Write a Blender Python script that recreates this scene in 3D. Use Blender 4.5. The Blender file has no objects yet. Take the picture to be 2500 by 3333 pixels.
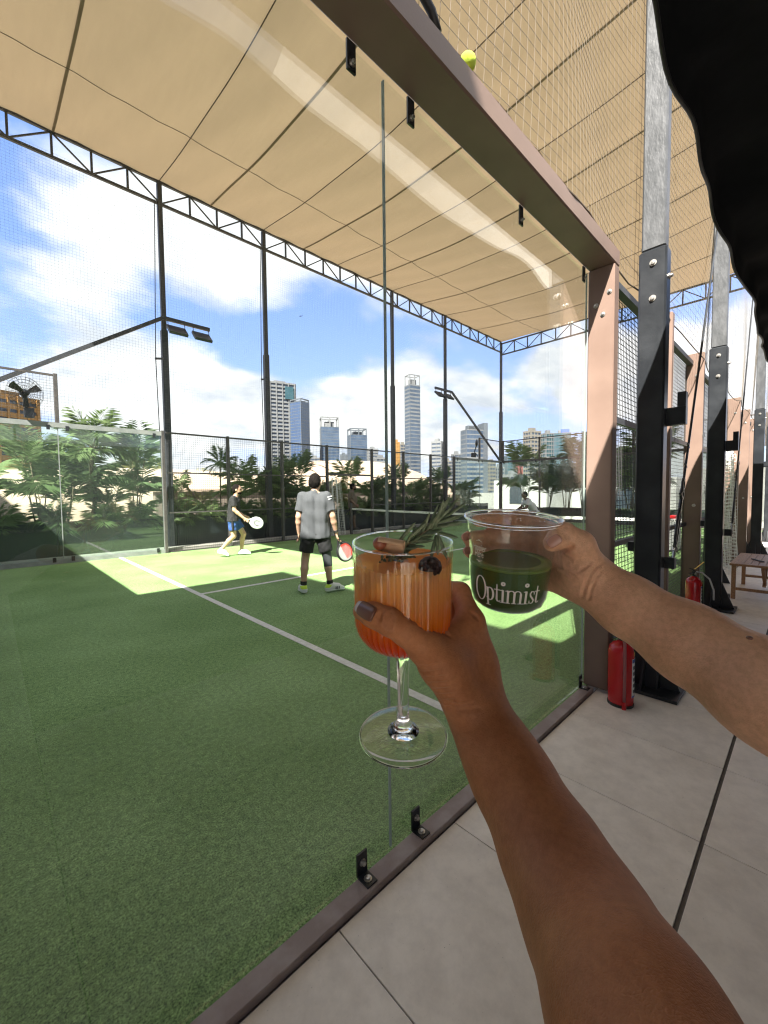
import bpy, bmesh, math, random
import numpy as np
from mathutils import Vector, Matrix
random.seed(7)
sc = bpy.context.scene
C = sc.collection
PI = math.pi
rad = math.radians
CLOUD_AT = (6.57, 8.43, 0.0)

# ------------------------------------------------------------------ camera
CAM = np.array([0.8916, -1.13, 1.4533])
YAW, PITCH, ROLL, FPX = 0.80596, -0.04769, -0.01046, 1337.67      # focal length for a 2500 wide frame
_f = np.array([math.cos(PITCH)*math.cos(YAW), math.cos(PITCH)*math.sin(YAW), math.sin(PITCH)])
_r = np.array([math.sin(YAW), -math.cos(YAW), 0.0])
_u = np.cross(_r, _f)
_R = math.cos(ROLL)*_r + math.sin(ROLL)*_u
_U = -math.sin(ROLL)*_r + math.cos(ROLL)*_u
cd = bpy.data.cameras.new('camera')
cam = bpy.data.objects.new('camera', cd); C.objects.link(cam)
cd.sensor_fit = 'HORIZONTAL'; cd.sensor_width = 36.0; cd.lens = 36.0*FPX/2500.0
cd.clip_start = 0.02; cd.clip_end = 6000
cam.matrix_world = Matrix(((_R[0], _U[0], -_f[0], CAM[0]), (_R[1], _U[1], -_f[1], CAM[1]), (_R[2], _U[2], -_f[2], CAM[2]), (0, 0, 0, 1)))
sc.camera = cam
def at(x, y, d):
    "point seen in direction x, y at d metres of depth"
    return CAM + d*(_f + _R*(x-1250)/FPX - _U*(y-1666.5)/FPX)

# ------------------------------------------------------------------ sky and sun
SUNV = Vector((0.80, 0.35, -1.0)).normalized()                   # the way the light travels
ELEV = math.asin(-SUNV.z); SROT = math.atan2(-SUNV.x, -SUNV.y)
w = bpy.data.worlds.new('World'); sc.world = w; w.use_nodes = True
nt = w.node_tree; nt.nodes.clear()
def N(t, nt_=None, **k):
    n = (nt_ or nt).nodes.new(t)
    for a, b in k.items(): setattr(n, a, b)
    return n
wo = N('ShaderNodeOutputWorld'); bg = N('ShaderNodeBackground'); sky = N('ShaderNodeTexSky')
sky.sky_type = 'NISHITA'; sky.sun_disc = False; sky.sun_elevation = ELEV; sky.sun_rotation = SROT
sky.air_density = 1.0; sky.dust_density = 0.2; sky.ozone_density = 4.5
bg.inputs[1].default_value = 0.12
tc = N('ShaderNodeTexCoord'); sx = N('ShaderNodeSeparateXYZ')
L = nt.links.new
L(tc.outputs['Generated'], sx.inputs[0])
def mth(op, a, b=None, c=None):
    n = N('ShaderNodeMath', operation=op)
    for i_, v in enumerate((a, b, c)):
        if v is None: continue
        if isinstance(v, (int, float)): n.inputs[i_].default_value = v
        else: L(v, n.inputs[i_])
    return n.outputs[0]
# clouds lie on a flat layer overhead: direction divided by height (softened near the horizon)
den = mth('ADD', mth('MAXIMUM', sx.outputs[2], 0.0), 0.34)
cmb = N('ShaderNodeCombineXYZ'); L(mth('DIVIDE', sx.outputs[0], den), cmb.inputs[0]); L(mth('DIVIDE', sx.outputs[1], den), cmb.inputs[1])
mp = N('ShaderNodeMapping'); mp.inputs['Location'].default_value = CLOUD_AT; mp.inputs['Rotation'].default_value = (0, 0, 0.6); mp.inputs['Scale'].default_value = (1.15, 1.35, 1.0); L(cmb.outputs[0], mp.inputs[0])
def nz_(scale, detail, rough=0.55, dist=0.0):
    n = N('ShaderNodeTexNoise'); n.inputs['Scale'].default_value = scale; n.inputs['Detail'].default_value = detail; n.inputs['Roughness'].default_value = rough; n.inputs['Distortion'].default_value = dist
    L(mp.outputs[0], n.inputs['Vector']); return n.outputs[0]
n1 = nz_(1.15, 10, 0.52, 0.1); n2 = nz_(2.6, 8, 0.6)
cr = N('ShaderNodeValToRGB'); cr.color_ramp.elements[0].position = 0.43; cr.color_ramp.elements[1].position = 0.53; cr.color_ramp.interpolation = 'EASE'
L(n1, cr.inputs[0])
cc = N('ShaderNodeValToRGB'); cc.color_ramp.elements[0].color = (1.2, 1.28, 1.42, 1); cc.color_ramp.elements[1].color = (1.78, 1.78, 1.78, 1)
cc.color_ramp.elements[0].position = 0.36; cc.color_ramp.elements[1].position = 0.56
L(n2, cc.inputs[0])
mx = N('ShaderNodeMix', data_type='RGBA')
tn_ = N('ShaderNodeMix', data_type='RGBA', blend_type='MULTIPLY'); tn_.inputs['Factor'].default_value = 1.0; tn_.inputs['B'].default_value = (0.66, 0.69, 0.97, 1); 
vm1 = N('ShaderNodeVectorMath', operation='MULTIPLY_ADD'); vm1.inputs[1].default_value = (0.30,)*3; vm1.inputs[2].default_value = (1, 1, 1); L(sky.outputs[0], vm1.inputs[0])
vm2 = N('ShaderNodeVectorMath', operation='DIVIDE'); L(sky.outputs[0], vm2.inputs[0]); L(vm1.outputs[0], vm2.inputs[1]); L(vm2.outputs[0], tn_.inputs['A'])   # soften the glare at the horizon
L(cr.outputs[0], mx.inputs['Factor']); L(tn_.outputs['Result'], mx.inputs['A']); L(cc.outputs[0], mx.inputs['B'])
L(mx.outputs['Result'], bg.inputs[0]); L(bg.outputs[0], wo.inputs[0])
sd = bpy.data.lights.new('sun', 'SUN'); sun = bpy.data.objects.new('sun', sd); C.objects.link(sun)
sd.energy = 3.5; sd.angle = rad(0.53); sd.color = (1.0, 0.95, 0.87)
sun.rotation_euler = SUNV.to_track_quat('-Z', 'Y').to_euler(); sun.location = (-20, -10, 30)
sc.view_settings.view_transform = 'Standard'; sc.view_settings.look = 'None'
sc.view_settings.exposure = 2.78; sc.view_settings.gamma = 1.0; sc.view_settings.use_curve_mapping = False
sc.cycles.use_denoising = True; sc.cycles.filter_width = 1.2
sc.cycles.max_bounces = 12; sc.cycles.transparent_max_bounces = 24; sc.cycles.diffuse_bounces = 4
sc.cycles.sample_clamp_indirect = 8.0

# ------------------------------------------------------------------ materials
M = {}
def mat(name, col, rough=0.6, metal=0.0, col2=None, scale=6.0, bump=0.0, bscale=40.0, spec=0.5, detail=4.0, stretch=None, fac=(0.35, 0.65), **kw):
    m = bpy.data.materials.new(name); m.use_nodes = True; t = m.node_tree
    b = t.nodes['Principled BSDF']
    b.inputs['Base Color'].default_value = (*col, 1); b.inputs['Roughness'].default_value = rough; b.inputs['Metallic'].default_value = metal
    b.inputs['Specular IOR Level'].default_value = spec
    for k, v in kw.items(): b.inputs[k.replace('_', ' ')].default_value = v
    if col2 is not None or bump:
        tcn = t.nodes.new('ShaderNodeTexCoord'); mpn = t.nodes.new('ShaderNodeMapping'); t.links.new(tcn.outputs['Object'], mpn.inputs[0])
        if stretch: mpn.inputs['Scale'].default_value = stretch
    if col2 is not None:
        n = t.nodes.new('ShaderNodeTexNoise'); n.inputs['Scale'].default_value = scale; n.inputs['Detail'].default_value = detail
        r = t.nodes.new('ShaderNodeValToRGB'); r.color_ramp.elements[0].color = (*col, 1); r.color_ramp.elements[1].color = (*col2, 1)
        r.color_ramp.elements[0].position = fac[0]; r.color_ramp.elements[1].position = fac[1]
        t.links.new(mpn.outputs[0], n.inputs['Vector']); t.links.new(n.outputs[0], r.inputs[0]); t.links.new(r.outputs[0], b.inputs['Base Color'])
    if bump:
        n = t.nodes.new('ShaderNodeTexNoise'); n.inputs['Scale'].default_value = bscale; n.inputs['Detail'].default_value = 5
        bm_ = t.nodes.new('ShaderNodeBump'); bm_.inputs['Strength'].default_value = bump; bm_.inputs['Distance'].default_value = 0.01
        t.links.new(mpn.outputs[0], n.inputs['Vector']); t.links.new(n.outputs[0], bm_.inputs['Height']); t.links.new(bm_.outputs[0], b.inputs['Normal'])
    M[name] = m
    return m
def clear_mat(name, tint=(1, 1, 1), f0=0.042, rough=0.0, haze=0.0, hazecol=(0.8, 0.85, 0.85)):
    "clear sheet: see-through with mirror reflection rising at grazing angles, and a little surface film"
    m = bpy.data.materials.new(name); m.use_nodes = True; t = m.node_tree; t.nodes.clear()
    o = t.nodes.new('ShaderNodeOutputMaterial'); tr = t.nodes.new('ShaderNodeBsdfTransparent'); gl = t.nodes.new('ShaderNodeBsdfGlossy')
    lw = t.nodes.new('ShaderNodeLayerWeight'); lw.inputs[0].default_value = 0.5; mxs = t.nodes.new('ShaderNodeMixShader')
    pw = t.nodes.new('ShaderNodeMath'); pw.operation = 'POWER'; pw.inputs[1].default_value = 5.0; t.links.new(lw.outputs['Facing'], pw.inputs[0])
    fr = t.nodes.new('ShaderNodeMath'); fr.operation = 'MULTIPLY_ADD'; fr.inputs[1].default_value = 1-f0; fr.inputs[2].default_value = f0; t.links.new(pw.outputs[0], fr.inputs[0])
    tr.inputs[0].default_value = (*tint, 1); gl.inputs['Roughness'].default_value = rough; gl.inputs['Color'].default_value = (1, 1, 1, 1)
    t.links.new(fr.outputs[0], mxs.inputs[0]); t.links.new(gl.outputs[0], mxs.inputs[2])
    if haze:
        df = t.nodes.new('ShaderNodeBsdfDiffuse'); df.inputs[0].default_value = (*hazecol, 1); m2 = t.nodes.new('ShaderNodeMixShader'); m2.inputs[0].default_value = haze
        t.links.new(tr.outputs[0], m2.inputs[1]); t.links.new(df.outputs[0], m2.inputs[2]); t.links.new(m2.outputs[0], mxs.inputs[1])
    else: t.links.new(tr.outputs[0], mxs.inputs[1])
    t.links.new(mxs.outputs[0], o.inputs[0]); M[name] = m
    return m
def fabric_mat(name, col, trans=0.5, wave=None, var=0.1):
    "thin cloth that lets light through"
    m = bpy.data.materials.new(name); m.use_nodes = True; t = m.node_tree; t.nodes.clear()
    o = t.nodes.new('ShaderNodeOutputMaterial'); d = t.nodes.new('ShaderNodeBsdfDiffuse'); s = t.nodes.new('ShaderNodeBsdfTranslucent'); x = t.nodes.new('ShaderNodeMixShader')
    x.inputs[0].default_value = trans
    tcn = t.nodes.new('ShaderNodeTexCoord'); mpn = t.nodes.new('ShaderNodeMapping'); mpn.inputs['Scale'].default_value = wave or (1, 1, 1)
    n = t.nodes.new('ShaderNodeTexNoise'); n.inputs['Scale'].default_value = 3.0; n.inputs['Detail'].default_value = 6; n.inputs['Roughness'].default_value = 0.6
    r = t.nodes.new('ShaderNodeValToRGB'); r.color_ramp.elements[0].color = tuple(c*(1-var) for c in col) + (1,); r.color_ramp.elements[1].color = tuple(min(1, c*(1+var*0.8)) for c in col) + (1,)
    r.color_ramp.elements[0].position = 0.3; r.color_ramp.elements[1].position = 0.7
    t.links.new(tcn.outputs['Object'], mpn.inputs[0]); t.links.new(mpn.outputs[0], n.inputs['Vector']); t.links.new(n.outputs[0], r.inputs[0])
    t.links.new(r.outputs[0], d.inputs[0]); t.links.new(r.outputs[0], s.inputs[0])
    t.links.new(d.outputs[0], x.inputs[1]); t.links.new(s.outputs[0], x.inputs[2]); t.links.new(x.outputs[0], o.inputs[0]); M[name] = m
    return m

def turf_mat():
    m = bpy.data.materials.new('turf'); m.use_nodes = True; t = m.node_tree; b = t.nodes['Principled BSDF']
    b.inputs['Roughness'].default_value = 0.85; b.inputs['Specular IOR Level'].default_value = 0.25
    tcn = t.nodes.new('ShaderNodeTexCoord')
    def noise(s, d, r=0.55):
        n = t.nodes.new('ShaderNodeTexNoise'); n.inputs['Scale'].default_value = s; n.inputs['Detail'].default_value = d; n.inputs['Roughness'].default_value = r
        t.links.new(tcn.outputs['Object'], n.inputs['Vector']); return n
    fine, mid, big = noise(130, 5, 0.8), noise(34, 5), noise(0.9, 4)
    def ramp(c0, c1, p0, p1):
        r = t.nodes.new('ShaderNodeValToRGB'); r.color_ramp.elements[0].color = (*c0, 1); r.color_ramp.elements[1].color = (*c1, 1)
        r.color_ramp.elements[0].position = p0; r.color_ramp.elements[1].position = p1; return r
    r1 = ramp((0.022, 0.062, 0.014), (0.38, 0.61, 0.24), 0.36, 0.66); t.links.new(fine.outputs[0], r1.inputs[0])
    r2 = ramp((0.62, 0.66, 0.6), (1.28, 1.22, 1.2), 0.3, 0.7); t.links.new(mid.outputs[0], r2.inputs[0])
    r3 = ramp((0.8, 0.84, 0.75), (1.15, 1.12, 1.2), 0.35, 0.65); t.links.new(big.outputs[0], r3.inputs[0])
    def mul(a, b_):
        x = t.nodes.new('ShaderNodeMix'); x.data_type = 'RGBA'; x.blend_type = 'MULTIPLY'; x.inputs['Factor'].default_value = 1
        t.links.new(a, x.inputs['A']); t.links.new(b_, x.inputs['B']); return x.outputs['Result']
    t.links.new(mul(mul(r1.outputs[0], r2.outputs[0]), r3.outputs[0]), b.inputs['Base Color'])
    bp = t.nodes.new('ShaderNodeBump'); bp.inputs['Strength'].default_value = 0.9; bp.inputs['Distance'].default_value = 0.006
    t.links.new(fine.outputs[0], bp.inputs['Height']); t.links.new(bp.outputs[0], b.inputs['Normal']); M['turf'] = m
turf_mat()
mat('ground', (0.16, 0.15, 0.13), 0.9, col2=(0.22, 0.21, 0.18), scale=0.4)
mat('concrete', (0.34, 0.33, 0.30), 0.8, col2=(0.44, 0.42, 0.38), scale=2.5, bump=0.2, bscale=60)
mat('white_line', (0.62, 0.62, 0.58), 0.8, col2=(0.74, 0.74, 0.70), scale=25, bump=0.5, bscale=300)
def tile_mat():
    m = mat('tile', (0.6, 0.55, 0.48), 0.4, bump=0.04, bscale=14); t = m.node_tree; b = t.nodes['Principled BSDF']
    tcn = t.nodes.new('ShaderNodeTexCoord'); oi = t.nodes.new('ShaderNodeObjectInfo'); ge = t.nodes.new('ShaderNodeNewGeometry')
    def noise(s, d, r=0.6):
        n = t.nodes.new('ShaderNodeTexNoise'); n.inputs['Scale'].default_value = s; n.inputs['Detail'].default_value = d; n.inputs['Roughness'].default_value = r
        t.links.new(ge.outputs['Position'], n.inputs['Vector']); return n
    def ramp(n, c0, c1, p0, p1):
        r = t.nodes.new('ShaderNodeValToRGB'); r.color_ramp.elements[0].color = (*c0, 1); r.color_ramp.elements[1].color = (*c1, 1); r.color_ramp.elements[0].position = p0; r.color_ramp.elements[1].position = p1
        t.links.new(n, r.inputs[0]); return r.outputs[0]
    def mul(a, b_):
        x = t.nodes.new('ShaderNodeMix'); x.data_type = 'RGBA'; x.blend_type = 'MULTIPLY'; x.inputs['Factor'].default_value = 1; t.links.new(a, x.inputs['A']); t.links.new(b_, x.inputs['B']); return x.outputs['Result']
    c = ramp(noise(1.7, 8).outputs[0], (0.73, 0.65, 0.555), (0.88, 0.80, 0.70), 0.32, 0.68)      # cloudy cement look
    c = mul(c, ramp(noise(9, 8, 0.7).outputs[0], (0.86, 0.85, 0.84), (1.05, 1.05, 1.05), 0.3, 0.6))
    c = mul(c, ramp(noise(160, 2).outputs[0], (0.45, 0.42, 0.38), (1, 1, 1), 0.235, 0.27))         # specks of grit
    c = mul(c, ramp(oi.outputs['Random'], (0.93, 0.93, 0.925), (1.04, 1.04, 1.04), 0.0, 1.0))
    t.links.new(c, b.inputs['Base Color'])
    rr = t.nodes.new('ShaderNodeMapRange'); rr.inputs['To Min'].default_value = 0.3; rr.inputs['To Max'].default_value = 0.55; t.links.new(noise(6, 6).outputs[0], rr.inputs['Value']); t.links.new(rr.outputs[0], b.inputs['Roughness'])
tile_mat()
mat('dark_tile', (0.10, 0.085, 0.07), 0.6, col2=(0.14, 0.12, 0.10), scale=4)  # for unseen back rows of the terrace, darkened to weaken their mirror image
mat('grout', (0.11, 0.10, 0.09), 0.95, col2=(0.16, 0.14, 0.125), scale=20)
mat('brown_steel', (0.165, 0.112, 0.088), 0.42, col2=(0.20, 0.137, 0.108), scale=3, bump=0.05, bscale=150, detail=8, spec=0.25)
mat('rail_steel', (0.27, 0.205, 0.18), 0.5, col2=(0.40, 0.335, 0.30), scale=9, bump=0.15, bscale=90, detail=9, fac=(0.45, 0.8))
mat('black_steel', (0.013, 0.015, 0.018), 0.33, col2=(0.03, 0.033, 0.037), scale=5, bump=0.1, bscale=30, detail=8, fac=(0.4, 0.75))
mat('grey_steel', (0.045, 0.048, 0.051), 0.45, col2=(0.08, 0.083, 0.087), scale=16, bump=0.25, bscale=45, detail=8, fac=(0.42, 0.7), stretch=(1, 1, 0.45))
mat('dark_steel', (0.03, 0.034, 0.04), 0.5, col2=(0.05, 0.053, 0.06), scale=8)
mat('far_frame', (0.06, 0.055, 0.055), 0.5, col2=(0.09, 0.08, 0.075), scale=8)
mat('frame_grey', (0.20, 0.215, 0.21), 0.5, col2=(0.27, 0.28, 0.27), scale=6)
mat('wire', (0.035, 0.035, 0.035), 0.5)
mat('net_cord', (0.11, 0.09, 0.065), 0.9)
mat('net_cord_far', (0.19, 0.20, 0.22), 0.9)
mat('net_black', (0.02, 0.03, 0.028), 0.9)
mat('white_cord', (0.78, 0.78, 0.75), 0.9)
mat('bolt', (0.62, 0.60, 0.56), 0.35, metal=0.9, col2=(0.4, 0.38, 0.35), scale=80)
fabric_mat('seal', (0.5, 0.58, 0.55), 0.5)
mat('seam', (0.10, 0.075, 0.05), 0.9)
fabric_mat('canopy', (0.385, 0.283, 0.183), 0.155, wave=(3.5, 0.5, 1), var=0.035)
fabric_mat('canopy_seam', (0.24, 0.18, 0.125), 0.12)
fabric_mat('sail', (0.80, 0.78, 0.74), 0.5)
mat('awning', (0.006, 0.007, 0.008), 0.9, spec=0.1, col2=(0.011, 0.012, 0.0135), scale=4, bump=0.3, bscale=8)
clear_mat('pane', (0.975, 0.99, 0.98), haze=0.006)
clear_mat('pane_far', (0.90, 0.95, 0.93), haze=0.02, hazecol=(0.7, 0.8, 0.78))
mat('net_band', (0.76, 0.76, 0.74), 0.7, col2=(0.84, 0.84, 0.82), scale=5)
mat('planter', (0.014, 0.02, 0.024), 0.3, col2=(0.022, 0.03, 0.034), scale=3)
mat('soil', (0.05, 0.035, 0.025), 0.95)
mat('sand_shell', (0.36, 0.275, 0.20), 0.75, col2=(0.42, 0.325, 0.24), scale=0.7, detail=8, bump=0.1, bscale=10)
mat('brown_wall', (0.15, 0.12, 0.095), 0.8, col2=(0.19, 0.155, 0.125), scale=3)
mat('tile_wall', (0.22, 0.14, 0.105), 0.8, col2=(0.27, 0.18, 0.14), scale=3)
mat('white_wall', (0.36, 0.35, 0.33), 0.8, col2=(0.44, 0.43, 0.41), scale=1.5)
mat('grey_wall', (0.20, 0.19, 0.175), 0.8, col2=(0.26, 0.245, 0.225), scale=1.5)
mat('dark_glass', (0.03, 0.04, 0.05), 0.12)
fabric_mat('palm_leaf', (0.27, 0.36, 0.165), 0.45, var=0.3)
fabric_mat('palm_leaf_dark', (0.19, 0.27, 0.13), 0.45, var=0.3)
fabric_mat('palm_leaf_dry', (0.30, 0.30, 0.14), 0.42, var=0.2)
mat('palm_stem', (0.10, 0.085, 0.045), 0.7, col2=(0.16, 0.13, 0.07), scale=9)
mat('leaf_round', (0.03, 0.05, 0.018), 0.6, col2=(0.05, 0.08, 0.03), scale=6)
mat('wood', (0.27, 0.135, 0.06), 0.45, col2=(0.40, 0.215, 0.105), scale=7, stretch=(1, 12, 8), bump=0.1, bscale=60)
mat('red_paint', (0.42, 0.012, 0.016), 0.22, col2=(0.50, 0.016, 0.02), scale=5)
mat('label_white', (0.75, 0.75, 0.73), 0.5)
mat('label_blue', (0.03, 0.08, 0.3), 0.5)
mat('label_dark', (0.05, 0.05, 0.06), 0.5)
mat('yellow_tag', (0.75, 0.5, 0.12), 0.6)
mat('rubber', (0.015, 0.015, 0.015), 0.55)
mat('red_hose', (0.30, 0.10, 0.10), 0.45)
mat('white_hose', (0.62, 0.62, 0.6), 0.4)
mat('ball', (0.62, 0.80, 0.08), 0.9, bump=0.6, bscale=300)
mat('floodlight_glass', (0.16, 0.20, 0.18), 0.25, col2=(0.22, 0.27, 0.24), scale=14)
mat('green_board', (0.01, 0.09, 0.055), 0.5)
mat('dry_leaf', (0.42, 0.36, 0.2), 0.9)

# ------------------------------------------------------------------ mesh helpers
def tag(o, label=None, cat=None, group=None, kind=None):
    if label: o['label'] = label
    if cat: o['category'] = cat
    if group: o['group'] = group
    if kind: o['kind'] = kind
    return o
def thing(name, loc, label, cat, group=None, rz=0.0):
    o = bpy.data.objects.new(name, None); C.objects.link(o); o.location = loc; o.rotation_euler = (0, 0, rz)
    o.empty_display_size = 0.1
    bpy.context.view_layer.update()
    return tag(o, label, cat, group)
class MB:
    def __init__(s): s.v = []; s.f = []
    def add(s, vs, fs):
        n = len(s.v); s.v += [tuple(map(float, p)) for p in vs]; s.f += [tuple(i+n for i in q) for q in fs]; return s
    def box(s, x0, x1, y0, y1, z0, z1):
        return s.add([(x0,y0,z0),(x1,y0,z0),(x1,y1,z0),(x0,y1,z0),(x0,y0,z1),(x1,y0,z1),(x1,y1,z1),(x0,y1,z1)],
                     [(3,2,1,0),(4,5,6,7),(0,1,5,4),(1,2,6,5),(2,3,7,6),(3,0,4,7)])
    def bbox(s, x0, x1, y0, y1, z0, z1, b=0.006):
        "box with chamfered edges (flattened outline in plan, chamfer top and bottom)"
        def ring(z, i): return [(x0+i+b,y0+i,z),(x1-i-b,y0+i,z),(x1-i,y0+i+b,z),(x1-i,y1-i-b,z),(x1-i-b,y1-i,z),(x0+i+b,y1-i,z),(x0+i,y1-i-b,z),(x0+i,y0+i+b,z)]
        vs = ring(z0, b) + ring(z0+b, 0) + ring(z1-b, 0) + ring(z1, b); fs = []
        for k in range(3):
            for j in range(8): a = k*8+j; c = k*8+(j+1) % 8; fs.append((a, c, c+8, a+8))
        fs += [tuple(range(7, -1, -1)), tuple(range(24, 32))]
        return s.add(vs, fs)
    def tube(s, pts, r, n=8, caps=True, closed=False):
        pts = [np.array(p, float) for p in pts]; m = len(pts)
        rs = r if hasattr(r, '__len__') else [r]*m
        vs = []; fs = []; prev = None
        for i, p in enumerate(pts):
            d = (pts[(i+1) % m]-pts[i-1]) if closed else (pts[min(i+1, m-1)]-pts[max(i-1, 0)])
            d = d/(np.linalg.norm(d)+1e-12)
            if prev is None:
                a = np.cross(d, (0, 0, 1)) if abs(d[2]) < 0.9 else np.cross(d, (1, 0, 0))
            else: a = prev - d*(prev@d)
            a = a/(np.linalg.norm(a)+1e-12); b = np.cross(d, a); prev = a
            for k in range(n):
                t = 2*PI*k/n + PI/n; vs.append(p + rs[i]*(math.cos(t)*a+math.sin(t)*b))
        for i in range(m if closed else m-1):
            for k in range(n):
                a0 = i*n+k; a1 = i*n+(k+1) % n; b0 = ((i+1) % m)*n+k; b1 = ((i+1) % m)*n+(k+1) % n; fs.append((a0, a1, b1, b0))
        if caps and not closed: fs += [tuple(range(n-1, -1, -1)), tuple(range((m-1)*n, m*n))]
        return s.add(vs, fs)
    def bar(s, p, q, wd, ht, up=(0, 0, 1)):
        "rectangular bar between two points"
        p = np.array(p, float); q = np.array(q, float); d = q-p; d /= np.linalg.norm(d)
        up = np.array(up, float)
        if abs(d@up) > 0.98: up = np.array((1.0, 0, 0))
        a = np.cross(d, up); a /= np.linalg.norm(a); b = np.cross(a, d)
        vs = [c + x*a*wd/2 + y*b*ht/2 for c in (p, q) for x, y in ((-1,-1),(1,-1),(1,1),(-1,1))]
        return s.add(vs, [(3,2,1,0),(4,5,6,7),(0,1,5,4),(1,2,6,5),(2,3,7,6),(3,0,4,7)])
    def lathe(s, prof, n=32, origin=(0, 0, 0), ax=None, close=False):
        "prof: list of (radius, height); ax: 3x3 rows = side, side, axis"
        o = np.array(origin, float); A = np.array(ax if ax is not None else np.eye(3), float); vs = []; fs = []; m = len(prof)
        for r, h in prof:
            for k in range(n):
                t = 2*PI*k/n; vs.append(o + r*math.cos(t)*A[0] + r*math.sin(t)*A[1] + h*A[2])
        for i in range(m-1):
            for k in range(n): fs.append((i*n+k, i*n+(k+1) % n, (i+1)*n+(k+1) % n, (i+1)*n+k))
        if close:
            for k in range(n): fs.append(((m-1)*n+k, (m-1)*n+(k+1) % n, (k+1) % n, k))
        else:
            fs += [tuple(range(n-1, -1, -1)), tuple(range((m-1)*n, m*n))]
        return s.add(vs, fs)
    def extr(s, poly, axis, a, b):
        "extrude polygon given in the two other axes from a to b along axis"
        def P(u, v, t): return {0: (t, u, v), 1: (u, t, v), 2: (u, v, t)}[axis]
        n = len(poly); vs = [P(u, v, a) for u, v in poly] + [P(u, v, b) for u, v in poly]
        fs = [(i, (i+1) % n, n+(i+1) % n, n+i) for i in range(n)] + [tuple(range(n-1, -1, -1)), tuple(range(n, 2*n))]
        return s.add(vs, fs)
    def sphere(s, c, r, n=16, m=10, sc3=(1, 1, 1)):
        c = np.array(c, float); vs = [c + np.array((0, 0, -r*sc3[2]))]; fs = []
        for i in range(1, m):
            a = -PI/2 + PI*i/m
            for k in range(n): t = 2*PI*k/n; vs.append(c + r*np.array((math.cos(a)*math.cos(t)*sc3[0], math.cos(a)*math.sin(t)*sc3[1], math.sin(a)*sc3[2])))
        vs.append(c + np.array((0, 0, r*sc3[2])))
        for k in range(n): fs.append((0, 1+(k+1) % n, 1+k))
        for i in range(m-2):
            for k in range(n): fs.append((1+i*n+k, 1+i*n+(k+1) % n, 1+(i+1)*n+(k+1) % n, 1+(i+1)*n+k))
        q = 1+(m-2)*n
        for k in range(n): fs.append((q+k, q+(k+1) % n, len(vs)-1))
        return s.add(vs, fs)
    def mesh(s, name, smooth=False, mats=None):
        me = bpy.data.meshes.new(name); me.from_pydata(s.v, [], s.f); me.validate()
        b = bmesh.new(); b.from_mesh(me); bmesh.ops.recalc_face_normals(b, faces=b.faces); b.to_mesh(me); b.free()
        if smooth == 'auto':
            me.polygons.foreach_set('use_smooth', [True]*len(me.polygons)); me.set_sharp_from_angle(angle=rad(40))
        elif smooth: me.polygons.foreach_set('use_smooth', [True]*len(me.polygons))
        return me
    def build(s, name, m, parent=None, smooth=False, local=False):
        o = link(name, s.mesh(name, smooth), m, parent)
        if local: o.matrix_parent_inverse = Matrix()               # drawn in the parent's own frame
        return o
def link(name, me, m, parent=None):
    if m is not None and not me.materials: me.materials.append(M[m] if isinstance(m, str) else m)
    o = bpy.data.objects.new(name, me); C.objects.link(o)
    if parent is not None:
        o.parent = parent
        # parts are drawn in world metres: undo the root's own place
        o.matrix_parent_inverse = parent_world(parent).inverted()
    return o
def parent_world(p):
    m = p.matrix_basis.copy()
    return m if p.parent is None else parent_world(p.parent) @ p.matrix_parent_inverse @ m
def at_obj(name, me, m, parent, loc, rz=0.0):
    "shared mesh placed at loc under a parent"
    o = link(name, me, m, parent); o.location = loc; o.rotation_euler = (0, 0, rz); return o
def struct(name, mb, m, **k): return tag(mb.build(name, m, **k), kind='structure')
def copy_tree(o, parent=None):
    c = o.copy(); C.objects.link(c); c.parent = parent
    for ch in o.children: copy_tree(ch, c)
    return c

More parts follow.
